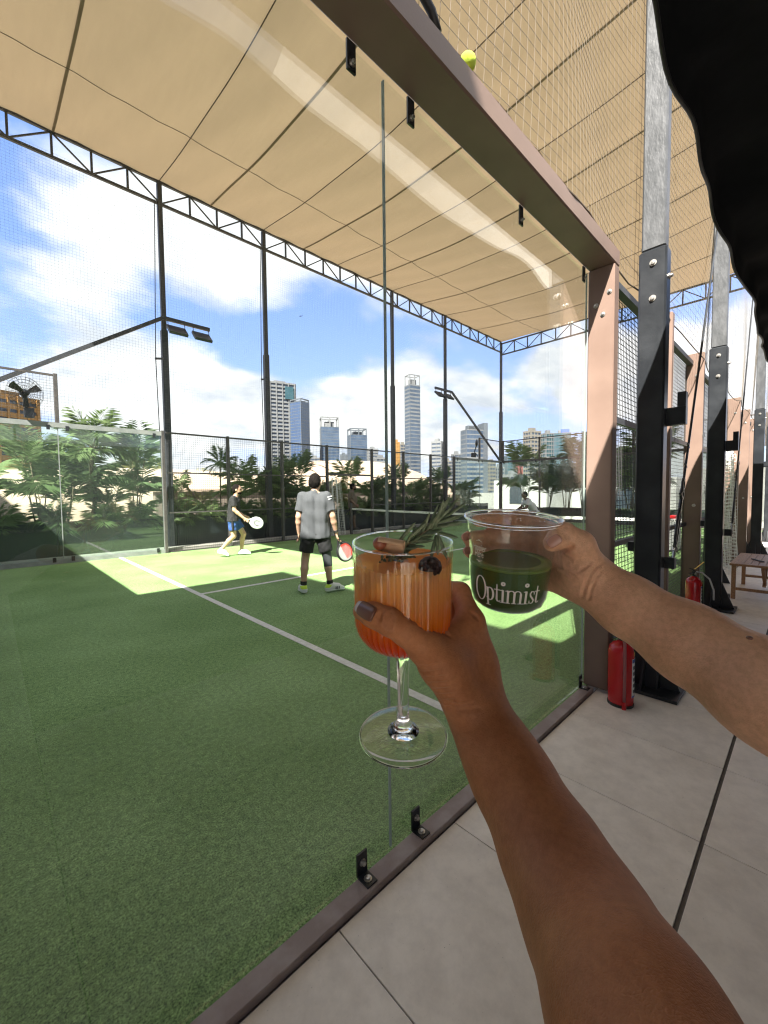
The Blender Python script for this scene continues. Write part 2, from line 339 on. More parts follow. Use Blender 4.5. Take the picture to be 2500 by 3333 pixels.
# ------------------------------------------------------------------ smooth bodies: signed distance fields, polygonised with surface nets
class SDF:
    def __init__(s, lo, hi, h):
        s.h = h; s.lo = np.array(lo, float); s.n = np.ceil((np.array(hi)-s.lo)/h).astype(int)+1
        s.f = np.full(s.n, 1.0, np.float32)
        s.ax = [(s.lo[i]+h*np.arange(s.n[i])).astype(np.float32) for i in range(3)]
    def win(s, a, b):
        i0 = np.clip(np.floor((a-s.lo)/s.h).astype(int), 0, s.n); i1 = np.clip(np.ceil((b-s.lo)/s.h).astype(int)+1, 0, s.n)
        sl = tuple(slice(i0[k], i1[k]) for k in range(3))
        return sl, s.ax[0][sl[0]][:, None, None], s.ax[1][sl[1]][None, :, None], s.ax[2][sl[2]][None, None, :]
    def put(s, sl, d, k, op):
        a = s.f[sl]
        if op == 'add':
            if k > 0:
                hh = np.clip(0.5+0.5*(a-d)/k, 0, 1); s.f[sl] = a*(1-hh)+d*hh - k*hh*(1-hh)
            else: s.f[sl] = np.minimum(a, d)
        elif op == 'cut':
            b = -d
            if k > 0:
                hh = np.clip(0.5-0.5*(a-b)/k, 0, 1); s.f[sl] = a*(1-hh)+b*hh + k*hh*(1-hh)
            else: s.f[sl] = np.maximum(a, b)
    def cone(s, p, r1, q, r2, k=0.0, op='add', plane=None, sq=None):
        "tapered limb; sq = (unit vector, factor) squashes it along a direction"
        p = np.array(p, float); q = np.array(q, float); pad = k*1.2 + s.h*3
        R = max(r1, r2)*(1 if sq is None else max(1, 1/sq[1])) + pad
        sl, x, y, z = s.win(np.minimum(p, q)-R, np.maximum(p, q)+R)
        d = q-p; L2 = float(d@d)+1e-12; X = x-p[0]; Y = y-p[1]; Z = z-p[2]
        t = np.clip((X*d[0]+Y*d[1]+Z*d[2])/L2, 0, 1)
        a, b, c = X-t*d[0], Y-t*d[1], Z-t*d[2]
        if sq is None: ds = np.sqrt(a*a+b*b+c*c) - (r1+(r2-r1)*t)
        else:
            v, fq = sq; v = np.array(v, float); v /= np.linalg.norm(v); e = a*v[0]+b*v[1]+c*v[2]
            ds = np.sqrt(np.maximum(a*a+b*b+c*c-e*e+(e/fq)**2, 0)) - (r1+(r2-r1)*t)
        for pl in (plane or []):
            p0, nn = np.array(pl[0], float), np.array(pl[1], float); nn = nn/np.linalg.norm(nn)
            ds = np.maximum(ds, (x-p0[0])*nn[0]+(y-p0[1])*nn[1]+(z-p0[2])*nn[2])
        s.put(sl, ds.astype(np.float32), k, op); return s
    def ell(s, c, rx, ry, rz, A=None, k=0.0, op='add', plane=None):
        "ellipsoid with axes A rows"
        c = np.array(c, float); A = np.eye(3) if A is None else np.array(A, float); R = max(rx, ry, rz)+k*1.2+s.h*3
        sl, x, y, z = s.win(c-R, c+R); X = x-c[0]; Y = y-c[1]; Z = z-c[2]
        u = [(X*A[i][0]+Y*A[i][1]+Z*A[i][2]) for i in range(3)]
        k0 = np.sqrt((u[0]/rx)**2+(u[1]/ry)**2+(u[2]/rz)**2); k1 = np.sqrt((u[0]/rx**2)**2+(u[1]/ry**2)**2+(u[2]/rz**2)**2)+1e-9
        ds = k0*(k0-1)/k1
        for pl in (plane or []):
            p0, nn = np.array(pl[0], float), np.array(pl[1], float); nn = nn/np.linalg.norm(nn)
            ds = np.maximum(ds, X*nn[0]+Y*nn[1]+Z*nn[2] + (c-p0)@nn)
        s.put(sl, ds.astype(np.float32), k, op); return s
    def wrinkle(s, amp, freq, seed=0, aniso=(1, 1, 1)):
        rg = np.random.RandomState(seed); g = np.zeros(s.n, np.float32)
        for i in range(7):
            kx, ky, kz = rg.normal(size=3)*freq*np.array(aniso)*(1+0.35*i); ph = rg.uniform(0, 6.28)
            g += np.sin(s.ax[0][:, None, None]*kx+s.ax[1][None, :, None]*ky+s.ax[2][None, None, :]*kz+ph)/(1+0.4*i)
        s.f += amp*g*0.4; return s
    def mesh(s, name):
        f = s.f; n = s.n; ins = f < 0
        cs = np.zeros(n-1, np.int8)
        for dx in (0, 1):
            for dy in (0, 1):
                for dz in (0, 1): cs += ins[dx:n[0]-1+dx, dy:n[1]-1+dy, dz:n[2]-1+dz]
        act = (cs > 0) & (cs < 8); idx = np.argwhere(act); num = -np.ones(n-1, np.int64); num[act] = np.arange(len(idx))
        acc = np.zeros((len(idx), 3)); cnt = np.zeros(len(idx))
        cor = [(0,0,0),(1,0,0),(0,1,0),(1,1,0),(0,0,1),(1,0,1),(0,1,1),(1,1,1)]
        for a, b in ((0,1),(2,3),(4,5),(6,7),(0,2),(1,3),(4,6),(5,7),(0,4),(1,5),(2,6),(3,7)):
            A = idx+cor[a]; B = idx+cor[b]; fa = f[A[:,0],A[:,1],A[:,2]].astype(float); fb = f[B[:,0],B[:,1],B[:,2]].astype(float)
            m = (fa < 0) != (fb < 0); t = np.where(m, fa/np.where(m, fa-fb, 1), 0)[:, None]
            acc += np.where(m[:, None], A+t*(B-A), 0); cnt += m
        V = s.lo + s.h*acc/cnt[:, None]; Q = []
        for axis in range(3):
            o = [0, 1, 2]; o.remove(axis); u, v = o
            sl0 = [slice(None)]*3; sl1 = [slice(None)]*3; sl0[axis] = slice(0, n[axis]-1); sl1[axis] = slice(1, n[axis])
            a = ins[tuple(sl0)]; b = ins[tuple(sl1)]; ch = np.argwhere(a != b)
            ch = ch[(ch[:, u] > 0) & (ch[:, v] > 0) & (ch[:, u] < n[u]-1) & (ch[:, v] < n[v]-1)]
            ia = a[ch[:,0], ch[:,1], ch[:,2]]
            eu = np.zeros(3, int); eu[u] = 1; ev = np.zeros(3, int); ev[v] = 1
            g = lambda w_: num[w_[:,0], w_[:,1], w_[:,2]]
            q = np.stack([g(ch-eu-ev), g(ch-ev), g(ch), g(ch-eu)], 1)
            fl = ia if axis != 1 else ~ia
            q[~fl] = q[~fl][:, ::-1]; Q.append(q)
        Q = np.concatenate(Q); Q = Q[(Q >= 0).all(1)]
        me = bpy.data.meshes.new(name); me.from_pydata(V.tolist(), [], Q.tolist()); me.polygons.foreach_set('use_smooth', [True]*len(me.polygons))
        return me

# ================================================================== THE SETTING
mb = MB(); n = 48
mb.add([(0, 0, -0.25)] + [(3500*math.cos(2*PI*i/n), 3500*math.sin(2*PI*i/n), -0.25) for i in range(n)], [(0, 1+i, 1+(i+1) % n) for i in range(n)])
struct('ground', mb, 'ground')
struct('podium', MB().box(-12, 24.5, -9, 15, -0.24, -0.012), 'concrete')
struct('court', MB().box(0, 20, 0.0, 10, -0.011, 0.0), 'turf')
LZ = 0.004
def line(x0, x1, y0, y1): struct('court_line', MB().box(x0, x1, y0, y1, 0.0005, LZ), 'white_line')
line(3.0, 3.075, 0.05, 9.95); line(16.925, 17.0, 0.05, 9.95)
line(3.076, 9.96, 4.963, 5.037); line(10.04, 16.924, 4.963, 5.037)
struct('kerb', MB().bbox(-0.2, 20.2, 10.13, 10.45, -0.01, 0.10, 0.01), 'concrete')
struct('end_paving', MB().box(20.15, 24.4, -0.5, 10.1, -0.011, -0.002), 'concrete')

# ---- tiled terrace, one object per tile
tf = struct('terrace_floor', MB().box(-3, 24, -8.0, -0.075, -0.0115, -0.003), 'grout')
def tile_mesh(w_, d_): return MB().bbox(0, w_, 0, d_, -0.0028, 0.005, 0.0012).mesh('tile')
TX = 0.6355; x0 = 1.67 - 5*TX
rows = ((-0.848, 0.765), (-2.11, 1.247), (-3.37, 1.255), (-4.63, 1.255), (-5.89, 1.255), (-7.15, 1.255))
for y0, d_ in rows:
    me = tile_mesh(TX-0.004, d_); me2 = tile_mesh(TX-0.004, d_)
    for i in range(35): at_obj('tile', me if x0+i*TX < 0.4 else me2, 'tile' if y0 > -2.2 or x0+i*TX < 0.4 else 'dark_tile', tf, (x0+i*TX+0.002, y0, 0))  # unseen back rows: dark against reflections, pale at left to bounce sun

# ================================================================== SHADE CANOPY AND ITS STEEL
PX = [4.33, 7.2, 12.7, 16.1, 20.95]                                # posts
YN, YF = -0.32, 10.6; ZR = 9.42
XL = [-0.7, 2.22, 4.33, 5.62, 7.2, 8.6, 10.0, 11.35, 12.7, 14.4, 16.1, 18.5, 20.95]
def roof_z(x, y):
    s = math.sin(PI*min(max((y-YN)/(YF-YN), 0), 1))
    i = max(j for j in range(len(XL)-1) if XL[j] <= x+1e-6) if x < XL[-1] else len(XL)-2
    u = (x-XL[i])/(XL[i+1]-XL[i]); bay = math.sin(PI*min(max(u, 0), 1))
    endw = min(1.0, (20.95-x)/3.0)*0.75+0.25
    return ZR - 0.50*s*endw - 0.05*bay*s + 0.012*math.sin(7*x+2*y)
can = thing('shade_canopy', (10, 5, 0), 'tan shade cloth roof stretched over the whole court', 'canopy')
for i in range(len(XL)-1):
    a, b = XL[i], XL[i+1]; nx, ny = 10, 26; vs = []; fs = []
    for k in range(nx+1):
        for j in range(ny+1):
            x = a+(b-a)*k/nx; y = YN+(YF-YN)*j/ny; vs.append((x, y, roof_z(min(max(x, a+1e-4), b-1e-4), y)))
    for k in range(nx):
        for j in range(ny): fs.append((k*(ny+1)+j, (k+1)*(ny+1)+j, (k+1)*(ny+1)+j+1, k*(ny+1)+j+1))
    MB().add(vs, fs).build('cloth_panel', 'canopy', can, smooth=True)
for i, x in enumerate(XL[:-1]):
    thick = i % 2 == 1
    pts = [(x, y, roof_z(x, y)-0.015) for y in np.linspace(YN, YF, 27)]
    if thick:
        mb = MB()
        vs = []; wd = 0.024
        for p in pts: vs += [(p[0]-wd, p[1], p[2]-0.004), (p[0]+wd, p[1], p[2]-0.004), (p[0]+wd, p[1], p[2]), (p[0]-wd, p[1], p[2])]
        fs = [(4*k+j, 4*k+(j+1) % 4, 4*k+4+(j+1) % 4, 4*k+4+j) for k in range(len(pts)-1) for j in range(4)]
        mb.add(vs, fs).build('seam_band', 'canopy_seam', can)
    else: MB().tube(pts, 0.009, 6).build('roof_cable', 'seam', can)
for y in (8.33, 3.28):
    MB().tube([(x, y, roof_z(x, y)-0.012) for x in np.linspace(XL[0], XL[-1], 80)], 0.006, 4).build('seam_line', 'seam', can)

def truss(name, p, q, z0, z1, label, cat='truss', step=0.72):
    p = np.array(p, float); q = np.array(q, float); L_ = np.linalg.norm(q-p); d = (q-p)/L_
    t = thing(name, (*p, 0), label, cat, 'roof edge trusses')
    P = lambda s, z: (*(p+d*s), z)
    MB().bar(P(0, z1), P(L_, z1), 0.06, 0.06).build('top_chord', 'dark_steel', t)
    MB().bar(P(0, z0), P(L_, z0), 0.06, 0.06).build('bottom_chord', 'dark_steel', t)
    k = int(round(L_/step)); me = None
    for i in range(k+1):
        s = L_*i/k; MB().bar(P(s, z0+0.03), P(s, z1-0.03), 0.045, 0.045).build('upright', 'dark_steel', t)
        if i < k:
            a, b = (z0, z1) if i % 2 else (z1, z0)
            MB().bar(P(s+0.03, a+(0.03 if a == z0 else -0.03)), P(L_*(i+1)/k-0.03, b+(0.03 if b == z0 else -0.03)), 0.03, 0.03).build('diagonal', 'dark_steel', t)
    return t
truss('roof_truss', (-0.7, YF), (20.95, YF), 8.86, 9.40, 'black lattice truss along the far edge of the shade roof')
truss('roof_truss', (-0.7, YN), (20.95, YN), 8.86, 9.40, 'black lattice truss along the near edge of the shade roof, above the terrace')
truss('roof_truss', (20.95, YN+0.05), (20.95, YF-0.05), 8.72, 9.30, 'black lattice truss closing the right end of the shade roof')

names = ['leftmost far roof post, with the floodlight arm in front of it', 'far roof post left of the white tower',
         'far roof post beside the glass joint in the centre', 'far roof post holding the right floodlight arm', 'corner roof post at the far right end of the court']
for x, lab in zip(PX, names):
    t = thing('roof_post', (x, YF, 0), 'tall dark steel '+lab, 'post', 'far roof posts')
    MB().bbox(x-0.075, x+0.075, YF-0.075, YF+0.075, 0.0, 5.7, 0.01).build('sleeve', 'dark_steel', t)
    MB().bbox(x-0.055, x+0.055, YF-0.055, YF+0.055, 5.701, 9.36, 0.008).build('upper_pole', 'dark_steel', t)
    MB().box(x-0.2, x+0.2, YF-0.2, YF+0.2, 0.0, 0.03).build('base_plate', 'dark_steel', t)
    if x < 20:
        MB().bar((x-0.06, YF-0.06, 4.95), (x-0.28, YF-0.22, 4.87), 0.05, 0.05).build('cleat', 'dark_steel', t)
        MB().tube([(x-0.12, YF-0.02, 8.9), (x-0.28, YF-0.22, 4.87), (x-0.2, YF-0.15, 1.2)], 0.011, 5).build('rope', 'dark_steel', t)

colx = [4.33, 7.2, 12.7, 16.1]
clab = ['nearest black column, beside the brown glass frame post', 'second black column, in front of the wooden table', 'third black column at the right picture edge', 'farthest black column']
for x, lab in zip(colx, clab):
    t = thing('roof_column', (x, YN, 0), 'bolted steel roof column: the '+lab, 'column', 'terrace roof columns')
    MB().bbox(x-0.06, x+0.06, YN-0.085, YN+0.085, 0.02, 3.12, 0.012).build('sleeve', 'black_steel', t)
    MB().bbox(x-0.05, x+0.05, YN-0.072, YN+0.072, 3.121, 9.36, 0.010).build('upper_pole', 'grey_steel', t)
    MB().box(x-0.17, x+0.17, YN-0.22, YN+0.22, 0.006, 0.03).build('base_plate', 'black_steel', t)
    for s in (-1, 1):
        MB().extr([(x+s*0.061, 0.03), (x+s*0.165, 0.03), (x+s*0.061, 0.30)], 1, YN-0.008, YN+0.008).build('gusset', 'black_steel', t)
        MB().extr([(YN+s*0.086, 0.03), (YN+s*0.21, 0.03), (YN+s*0.086, 0.34)], 0, x-0.008, x+0.008).build('gusset', 'black_steel', t)
    for z in (3.02, 2.78):
        for yy, xx in ((YN+0.0, None),):
            b = MB(); A = np.array(((0, 1, 0), (0, 0, 1), (-1, 0, 0)), float)
            b.lathe([(0.001, 0), (0.022, 0), (0.022, 0.004), (0.013, 0.004), (0.013, 0.016), (0.001, 0.017)], 12, (x-0.0605, yy-0.005, z), A)
            b.build('bolt', 'bolt', t, 'auto')
    b = MB(); A = np.array(((1, 0, 0), (0, 0, 1), (0, -1, 0)), float)
    b.lathe([(0.001, 0), (0.02, 0), (0.02, 0.004), (0.012, 0.004), (0.012, 0.02), (0.001, 0.021)], 12, (x+0.02, YN-0.0855, 2.93), A); b.build('bolt', 'bolt', t, 'auto')
    # L shaped cleat on the terrace side
    MB().box(x+0.0, x+0.06, YN-0.20, YN-0.086, 1.90, 2.02).box(x+0.001, x+0.059, YN-0.199, YN-0.15, 2.021, 2.12).build('hook_bracket', 'black_steel', t)
    if x < 8:
        MB().box(x-0.03, x+0.03, YN+0.09, 0.0-0.19, 1.0, 1.07).build('tie_bracket', 'black_steel', t)
    MB().box(x+0.03, x+0.09, YN-0.16, YN-0.087, 0.10, 0.19).build('foot_block', 'black_steel', t)

# ================================================================== COURT ENCLOSURE
def hexbolt(p, A, r=0.011, L_=0.014):
    return MB().lathe([(0.0008, 0), (r*1.7, 0), (r*1.7, 0.003), (r, 0.003), (r, L_), (r*0.6, L_+0.002), (0.0008, L_+0.002)], 10, p, np.array(A, float))
AXm = ((0, 1, 0), (0, 0, 1), (-1, 0, 0)); AYm = ((1, 0, 0), (0, 0, 1), (0, -1, 0)); AZ = ((1, 0, 0), (0, 1, 0), (0, 0, 1))
# near glass wall
gw = thing('glass_wall', (2, 0, 0), 'frameless clear glass wall with brown steel frame right in front of the camera', 'glass wall')
MB().bbox(-0.1, 4.09, -0.17, 0.0, 2.985, 3.095, 0.008).build('top_beam', 'brown_steel', gw)
po = MB().bbox(3.985, 4.085, -0.17, 0.0, 0.03, 2.9845, 0.008).build('end_post', 'brown_steel', gw)
MB().bbox(-0.15, -0.02, -0.17, 0.0, 0.03, 2.9845, 0.008).build('end_post', 'brown_steel', gw)
MB().bbox(-0.1, 3.984, -0.075, -0.004, -0.004, 0.028, 0.003).build('bottom_rail', 'rail_steel', gw)
for a, b in ((0.02, 1.9985), (2.0015, 3.98)):
    pn = MB().box(a, b, 0.002, 0.014, 0.03, 2.97).build('glass_pane', 'pane', gw)
    for e in (a, b): MB().box(e-0.0008, e+0.0008, 0.0022, 0.0138, 0.032, 2.968).build('pane_edge', 'seal', pn)
for x in (0.16, 1.84, 2.14, 3.02, 3.90):
    br = MB().box(x-0.019, x+0.019, -0.006, 0.0015, 2.885, 2.984).build('bracket', 'black_steel', gw)
    hexbolt((x, -0.0062, 2.91), AYm, 0.007).build('bolt', 'bolt', br, 'auto')
for x in (0.16, 1.84, 2.14, 3.93):
    br = MB().box(x-0.024, x+0.024, -0.0055, 0.0015, 0.0285, 0.115).box(x-0.024, x+0.024, -0.062, -0.0056, 0.0285, 0.0335).build('bracket', 'black_steel', gw)
    hexbolt((x, -0.0057, 0.078), AYm, 0.008).build('bolt', 'bolt', br, 'auto'); hexbolt((x, -0.036, 0.0337), AZ, 0.009, 0.008).build('bolt', 'bolt', br, 'auto')
for yy, z in ((-0.14, 2.80), (-0.055, 2.73), (-0.10, 2.66), (-0.14, 2.5)):
    if z > 2.6: hexbolt((3.9845, yy, z), AXm, 0.010, 0.010).build('bolt', 'bolt', po, 'auto')

def wires(mb, x0, x1, z0, z1, pos, axis, cell=0.05, r=0.002):
    "welded grid of vertical and horizontal wires in the plane axis = pos"
    P = (lambda s, z, o=0: (pos+o, s, z)) if axis == 0 else (lambda s, z, o=0: (s, pos+o, z))
    k = max(1, int(round((x1-x0)/cell)))
    for i in range(k+1): s = x0+(x1-x0)*i/k; mb.tube([P(s, z0), P(s, z1)], r, 4, False)
    k = max(1, int(round((z1-z0)/cell)))
    for i in range(k+1): z = z0+(z1-z0)*i/k; mb.tube([P(x0, z, r*1.6), P(x1, z, r*1.6)], r, 4, False)
    return mb
# near mesh fence, brown posts
NP = [5.67, 7.33, 9.0, 11.0, 12.67, 14.33, 16.0]
nf = thing('mesh_fence', (10, -0.05, 0), 'wire mesh side fence with brown posts receding along the terrace', 'fence')
for x in NP:
    p_ = MB().bbox(x-0.04, x+0.04, -0.17, 0.02, 0.0, 3.14, 0.006).build('post', 'brown_steel', nf)
    for z in (2.86, 1.25): hexbolt((x-0.0405, -0.10, z), AXm, 0.012, 0.012).build('bolt', 'bolt', p_, 'auto')
    MB().extr([(-0.171, 0.006), (-0.30, 0.006), (-0.171, 0.32)], 0, x-0.006, x+0.006).build('gusset', 'black_steel', p_)
for a, b in zip([4.09]+NP[:-1], NP):
    a2, b2 = (a+0.045 if a > 4.1 else a), b-0.045
    if a == 9.0: continue
    MB().box(a2, b2, -0.06, 0.0, 3.0, 3.05).build('rail', 'dark_steel', nf)
    MB().box(a2, b2, -0.03, 0.0, 1.99, 2.04).build('rail', 'dark_steel', nf)
    MB().box(a2, b2, -0.03, 0.0, 0.99, 1.03).build('rail', 'dark_steel', nf)
    MB().box(a2, b2, -0.06, 0.0, 0.0, 0.03).build('rail', 'rail_steel', nf)
    for z0, z1 in ((0.03, 0.99), (1.03, 1.99), (2.04, 3.0)): tag(wires(MB(), a2, b2, z0, z1, 0.004, 1, 0.042 if b < 8 else 0.05, 0.0029).build('wire_mesh', 'wire', nf), kind='stuff')
for a, b in ((9.045, 10.955),): MB().box(a, b, -0.06, 0.0, 2.08, 2.14).build('lintel', 'dark_steel', nf); tag(wires(MB(), a, b, 2.14, 3.0, 0.004, 1).build('wire_mesh', 'wire', nf), kind='stuff')
for x in (7.33, 11.0):
    MB().bar((x-0.05, -0.176, 2.12), (x+0.05, -0.176, 2.13), 0.004, 0.045).build('clamp_band', 'frame_grey', nf)

def glass_bay(parent, x0, x1, y, ax=1, far='pane_far', fr='frame_grey', z1=2.9):
    "panes of about 2 m with a frame, in the plane axis ax = y"
    k = int(round((x1-x0)/2.0))
    def B(s0, s1, d0, d1, a, b): return MB().box(s0, s1, y+d0, y+d1, a, b) if ax == 1 else MB().box(y+d0, y+d1, s0, s1, a, b)
    B(x0, x1, -0.03, 0.06, 0.0, 0.095).build('bottom_frame', fr, parent)
    B(x0, x1, -0.03, 0.06, z1, z1+0.1).build('top_frame', fr, parent)
    for i in range(k):
        a = x0+(x1-x0)*i/k; b = x0+(x1-x0)*(i+1)/k
        pn = B(a+0.004, b-0.004, -0.006, 0.006, 0.096, z1-0.001).build('glass_pane', far, parent)
        for e in (a+0.004, b-0.004): B(e-0.004, e+0.004, -0.0075, 0.0075, 0.097, z1-0.002).build('pane_edge', 'frame_grey', pn)
        for s in (a+0.16, b-0.16):
            for z in (0.06, z1-0.04): B(s-0.03, s+0.03, -0.045, -0.031, z-0.02, z+0.08).build('clip', 'black_steel', pn)
# far side wall: glass corner bays
for xa, xb, sx0, sx1, lab in ((0, 4, 0, 2, 'far side glass wall at the left with green tint and a fan above it'), (16, 20, 18, 20, 'far side glass wall near the distant right corner')):
    t = thing('glass_wall', ((xa+xb)/2, 10, 0), lab, 'glass wall')
    glass_bay(t, xa, xb, 10)
    for x in ((xb+0.035,) if xa == 0 else (xa-0.035, xb-0.03)): MB().bbox(x-0.035, x+0.035, 9.96, 10.08, 0, 3.03, 0.006).build('post', 'far_frame', t)
    for x in (sx0, sx1): MB().bbox(x-0.035, x+0.035, 9.98, 10.06, 3.001, 4.03, 0.006).build('step_post', 'far_frame', t)
    MB().box(sx0+0.036, sx1-0.036, 9.99, 10.03, 3.97, 4.01).build('rail', 'far_frame', t)
    tag(wires(MB(), sx0+0.036, sx1-0.036, 3.005, 3.97, 10.0, 1, 0.055, 0.0022).build('wire_mesh', 'wire', t), kind='stuff')
# far mesh fence with the gate opening at the net
FP = [5.67, 7.33, 9.0, 11.0, 12.67, 14.33]
ff = thing('mesh_fence', (10, 10, 0), 'dark wire mesh fence along the far side, behind the players', 'fence')
for x in FP: MB().bbox(x-0.035, x+0.035, 9.97, 10.07, 0, 3.03, 0.006).build('post', 'far_frame', ff)
for a, b in zip([4.07]+FP, FP+[15.93]):
    a2, b2 = a+0.036, b-0.036
    MB().box(a2, b2, 9.99, 10.03, 2.97, 3.01).build('rail', 'far_frame', ff)
    if a == 9.0:
        MB().box(a2, b2, 9.98, 10.04, 2.04, 2.10).build('lintel', 'far_frame', ff)
        tag(wires(MB(), a2, b2, 2.10, 2.97, 10.0, 1, 0.055, 0.0023).build('wire_mesh', 'wire', ff), kind='stuff'); continue
    for z in (0.0, 0.98, 1.98): MB().box(a2, b2, 9.99, 10.03, z, z+0.035).build('rail', 'far_frame', ff)
    for z0, z1 in ((0.035, 0.98), (1.015, 1.98), (2.015, 2.97)): tag(wires(MB(), a2, b2, z0, z1, 10.0, 1, 0.055, 0.0027).build('wire_mesh', 'wire', ff), kind='stuff')
# end wall at X = 20
ew = thing('glass_wall', (20, 5, 0), 'glass end wall beyond the net with a mesh strip along its top', 'glass wall')
glass_bay(ew, 0, 10, 20.0, 0, fr='far_frame')
for y in (0.0, 2, 4, 6, 8, 9.93): MB().bbox(20.0, 20.08, y-0.035, y+0.035, 3.001, 4.03, 0.006).build('step_post', 'far_frame', ew)
MB().box(20.0, 20.04, 0.04, 9.89, 3.97, 4.01).build('rail', 'far_frame', ew)
for y in (0, 2, 4, 6, 8): tag(wires(MB(), y+0.036, min(y+2, 9.93)-0.036, 3.005, 3.97, 20.03, 0, 0.06, 0.0022).build('wire_mesh', 'wire', ew), kind='stuff')
for y in (2, 4, 6, 8): MB().box(20.061, 20.12, y-0.03, y+0.03, 0, 2.99).build('post', 'far_frame', ew)
# back wall at X = 0, behind the camera's left
bw = thing('glass_wall', (0, 5, 0), 'glass back wall of the court just outside the left picture edge', 'glass wall')
glass_bay(bw, 0.05, 9.9, -0.06, 0, fr='far_frame')

# ---- nets
def flat_net(name, x0, x1, z0, z1, pos, axis, cell, r, m, lab, grp=None):
    return tag(wires(MB(), x0, x1, z0, z1, pos, axis, cell, r).build(name, m), lab, 'net', grp)
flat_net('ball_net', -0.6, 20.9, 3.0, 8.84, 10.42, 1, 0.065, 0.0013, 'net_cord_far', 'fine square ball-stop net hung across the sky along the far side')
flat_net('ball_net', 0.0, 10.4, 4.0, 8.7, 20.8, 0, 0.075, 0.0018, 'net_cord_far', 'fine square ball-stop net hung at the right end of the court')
# near net: hangs from the near truss to a rope on the beam, slack
def near_net():
    mb = MB(); x0, x1 = -0.2, 20.6; cell = 0.062
    def P(x, t):
        lowz = 3.07 + 0.035*math.sin(2.3*x)+0.02*math.sin(5.1*x+1)
        z = lowz + (8.85-lowz)*t
        y = -0.14 - 0.16*t - 0.10*math.sin(PI*t)*math.sin(1.1*x+0.6) + 0.03*math.sin(3.3*x+5*t)
        xx = x + 0.14*math.sin(PI*t)*math.sin(0.7*x+1.5*t*3)
        return (xx, y, z)
    kx = int((x1-x0)/cell); kz = int(5.8/cell)
    for i in range(kx+1):
        x = x0+(x1-x0)*i/kx; mb.tube([P(x, t) for t in np.linspace(0, 1, 15)], 0.0012, 3, False)
    for j in range(kz+1):
        t = j/kz; mb.tube([P(x, t) for x in np.linspace(x0, x1, 64)], 0.0012, 3, False)
    o = tag(mb.build('ball_net', 'net_cord'), 'slack brown cord net rising from the top beam to the roof on the near side', 'net')
    rp = MB().tube([P(x, 0) for x in np.linspace(x0, x1, 90)], 0.006, 5).build('edge_rope', 'seam', o)
near_net()
# padel net
pn = thing('court_net', (10, 5, 0), 'dark court net with a white top band across the middle of the court', 'net')
def nz(y): return 0.88 + 0.04*((y-5)/5)**2
mb = MB()
for i in range(251):
    y = 0.02+9.96*i/250; mb.tube([(10, y, 0.02), (10, y, nz(y)-0.06)], 0.0016, 4, False)
for j in range(21):
    z = j/20; mb.tube([(10.002, y, 0.02+(nz(y)-0.08)*z) for y in np.linspace(0.02, 9.98, 12)], 0.0016, 4, False)
tag(mb.build('net_mesh', 'net_black', pn), kind='stuff')
vs = []; ys = np.linspace(0.03, 9.97, 24)
for y in ys: vs += [(9.994, y, nz(y)-0.06), (10.006, y, nz(y)-0.06), (10.006, y, nz(y)), (9.994, y, nz(y))]
MB().add(vs, [(4*k+j, 4*k+(j+1) % 4, 4*k+4+(j+1) % 4, 4*k+4+j) for k in range(23) for j in range(4)]).build('top_band', 'net_band', pn)
for y in np.arange(0.6, 9.8, 0.75):
    mk = MB()
    for k in range(7): mk.box(9.9925, 9.9935, y-0.14+k*0.04, y-0.14+k*0.04+0.024, nz(y)-0.042, nz(y)-0.02-0.006*(k % 3))
    mk.build('print_mark', 'label_dark', pn)
MB().bbox(9.96, 10.04, -0.05, 0.02, 0, 1.05, 0.006).build('net_post', 'far_frame', pn); MB().bbox(9.96, 10.04, 9.985, 10.06, 0, 1.1, 0.006).build('net_post', 'far_frame', pn)

# ================================================================== TERRACE SIDE
AWN = 2.0
# black awning with a wavy front edge, and the building it hangs from
def aw_edge(x):
    return (-0.655 + 0.012*math.sin(4.6*x+0.5) + 0.008*math.sin(8.7*x) + 0.02*math.sin(1.7*x), 3.26 + 0.03*math.sin(3.1*x+1.0) + 0.015*math.sin(7.7*x))
def awning(xa, xb, dep, lab):
    aw = thing('awning', ((xa+xb)/2, -1.5, 3.3), lab, 'awning')
    vs = []; nx = int((xb-xa)*12); cols = 9
    for i in range(nx+1):
        x = xa+(xb-xa)*i/nx; ey, ez = aw_edge(x)
        rng = [(ey, ez), (ey-0.012, ez+0.10), (ey-0.03, ez+0.16)]
        for j in range(1, cols-2):
            t = j/(cols-3); rng.append((ey-0.03-dep*t, ez+0.16+0.10*dep*t-0.10*math.sin(PI*t)))
        vs += [(x, y, z) for y, z in rng]
    k = len(rng)
    MB().add(vs, [(i*k+j, (i+1)*k+j, (i+1)*k+j+1, i*k+j+1) for i in range(nx) for j in range(k-1)]).build('awning_cloth', 'awning', aw, smooth=True)
    MB().tube([(x, *aw_edge(x)) for x in np.linspace(xa, xb, nx)], 0.009, 6).build('hem', 'rubber', aw, True)
    for x in np.linspace(xa+0.2, xb-0.2, max(2, int((xb-xa)/2.5))): MB().bar((x, -0.75, 3.50), (x, -0.72-dep, 3.52+0.10*dep), 0.04, 0.05).build('awning_arm', 'black_steel', aw)
awning(-6.5, -2.6, AWN, 'shorter black awning added behind the camera, out of the picture')  # added unseen and short, so sun on the floor behind bounces forward
awning(-2.7, 11.5, 4.5, 'black fabric awning with a ragged drooping edge, overhead at the upper right')
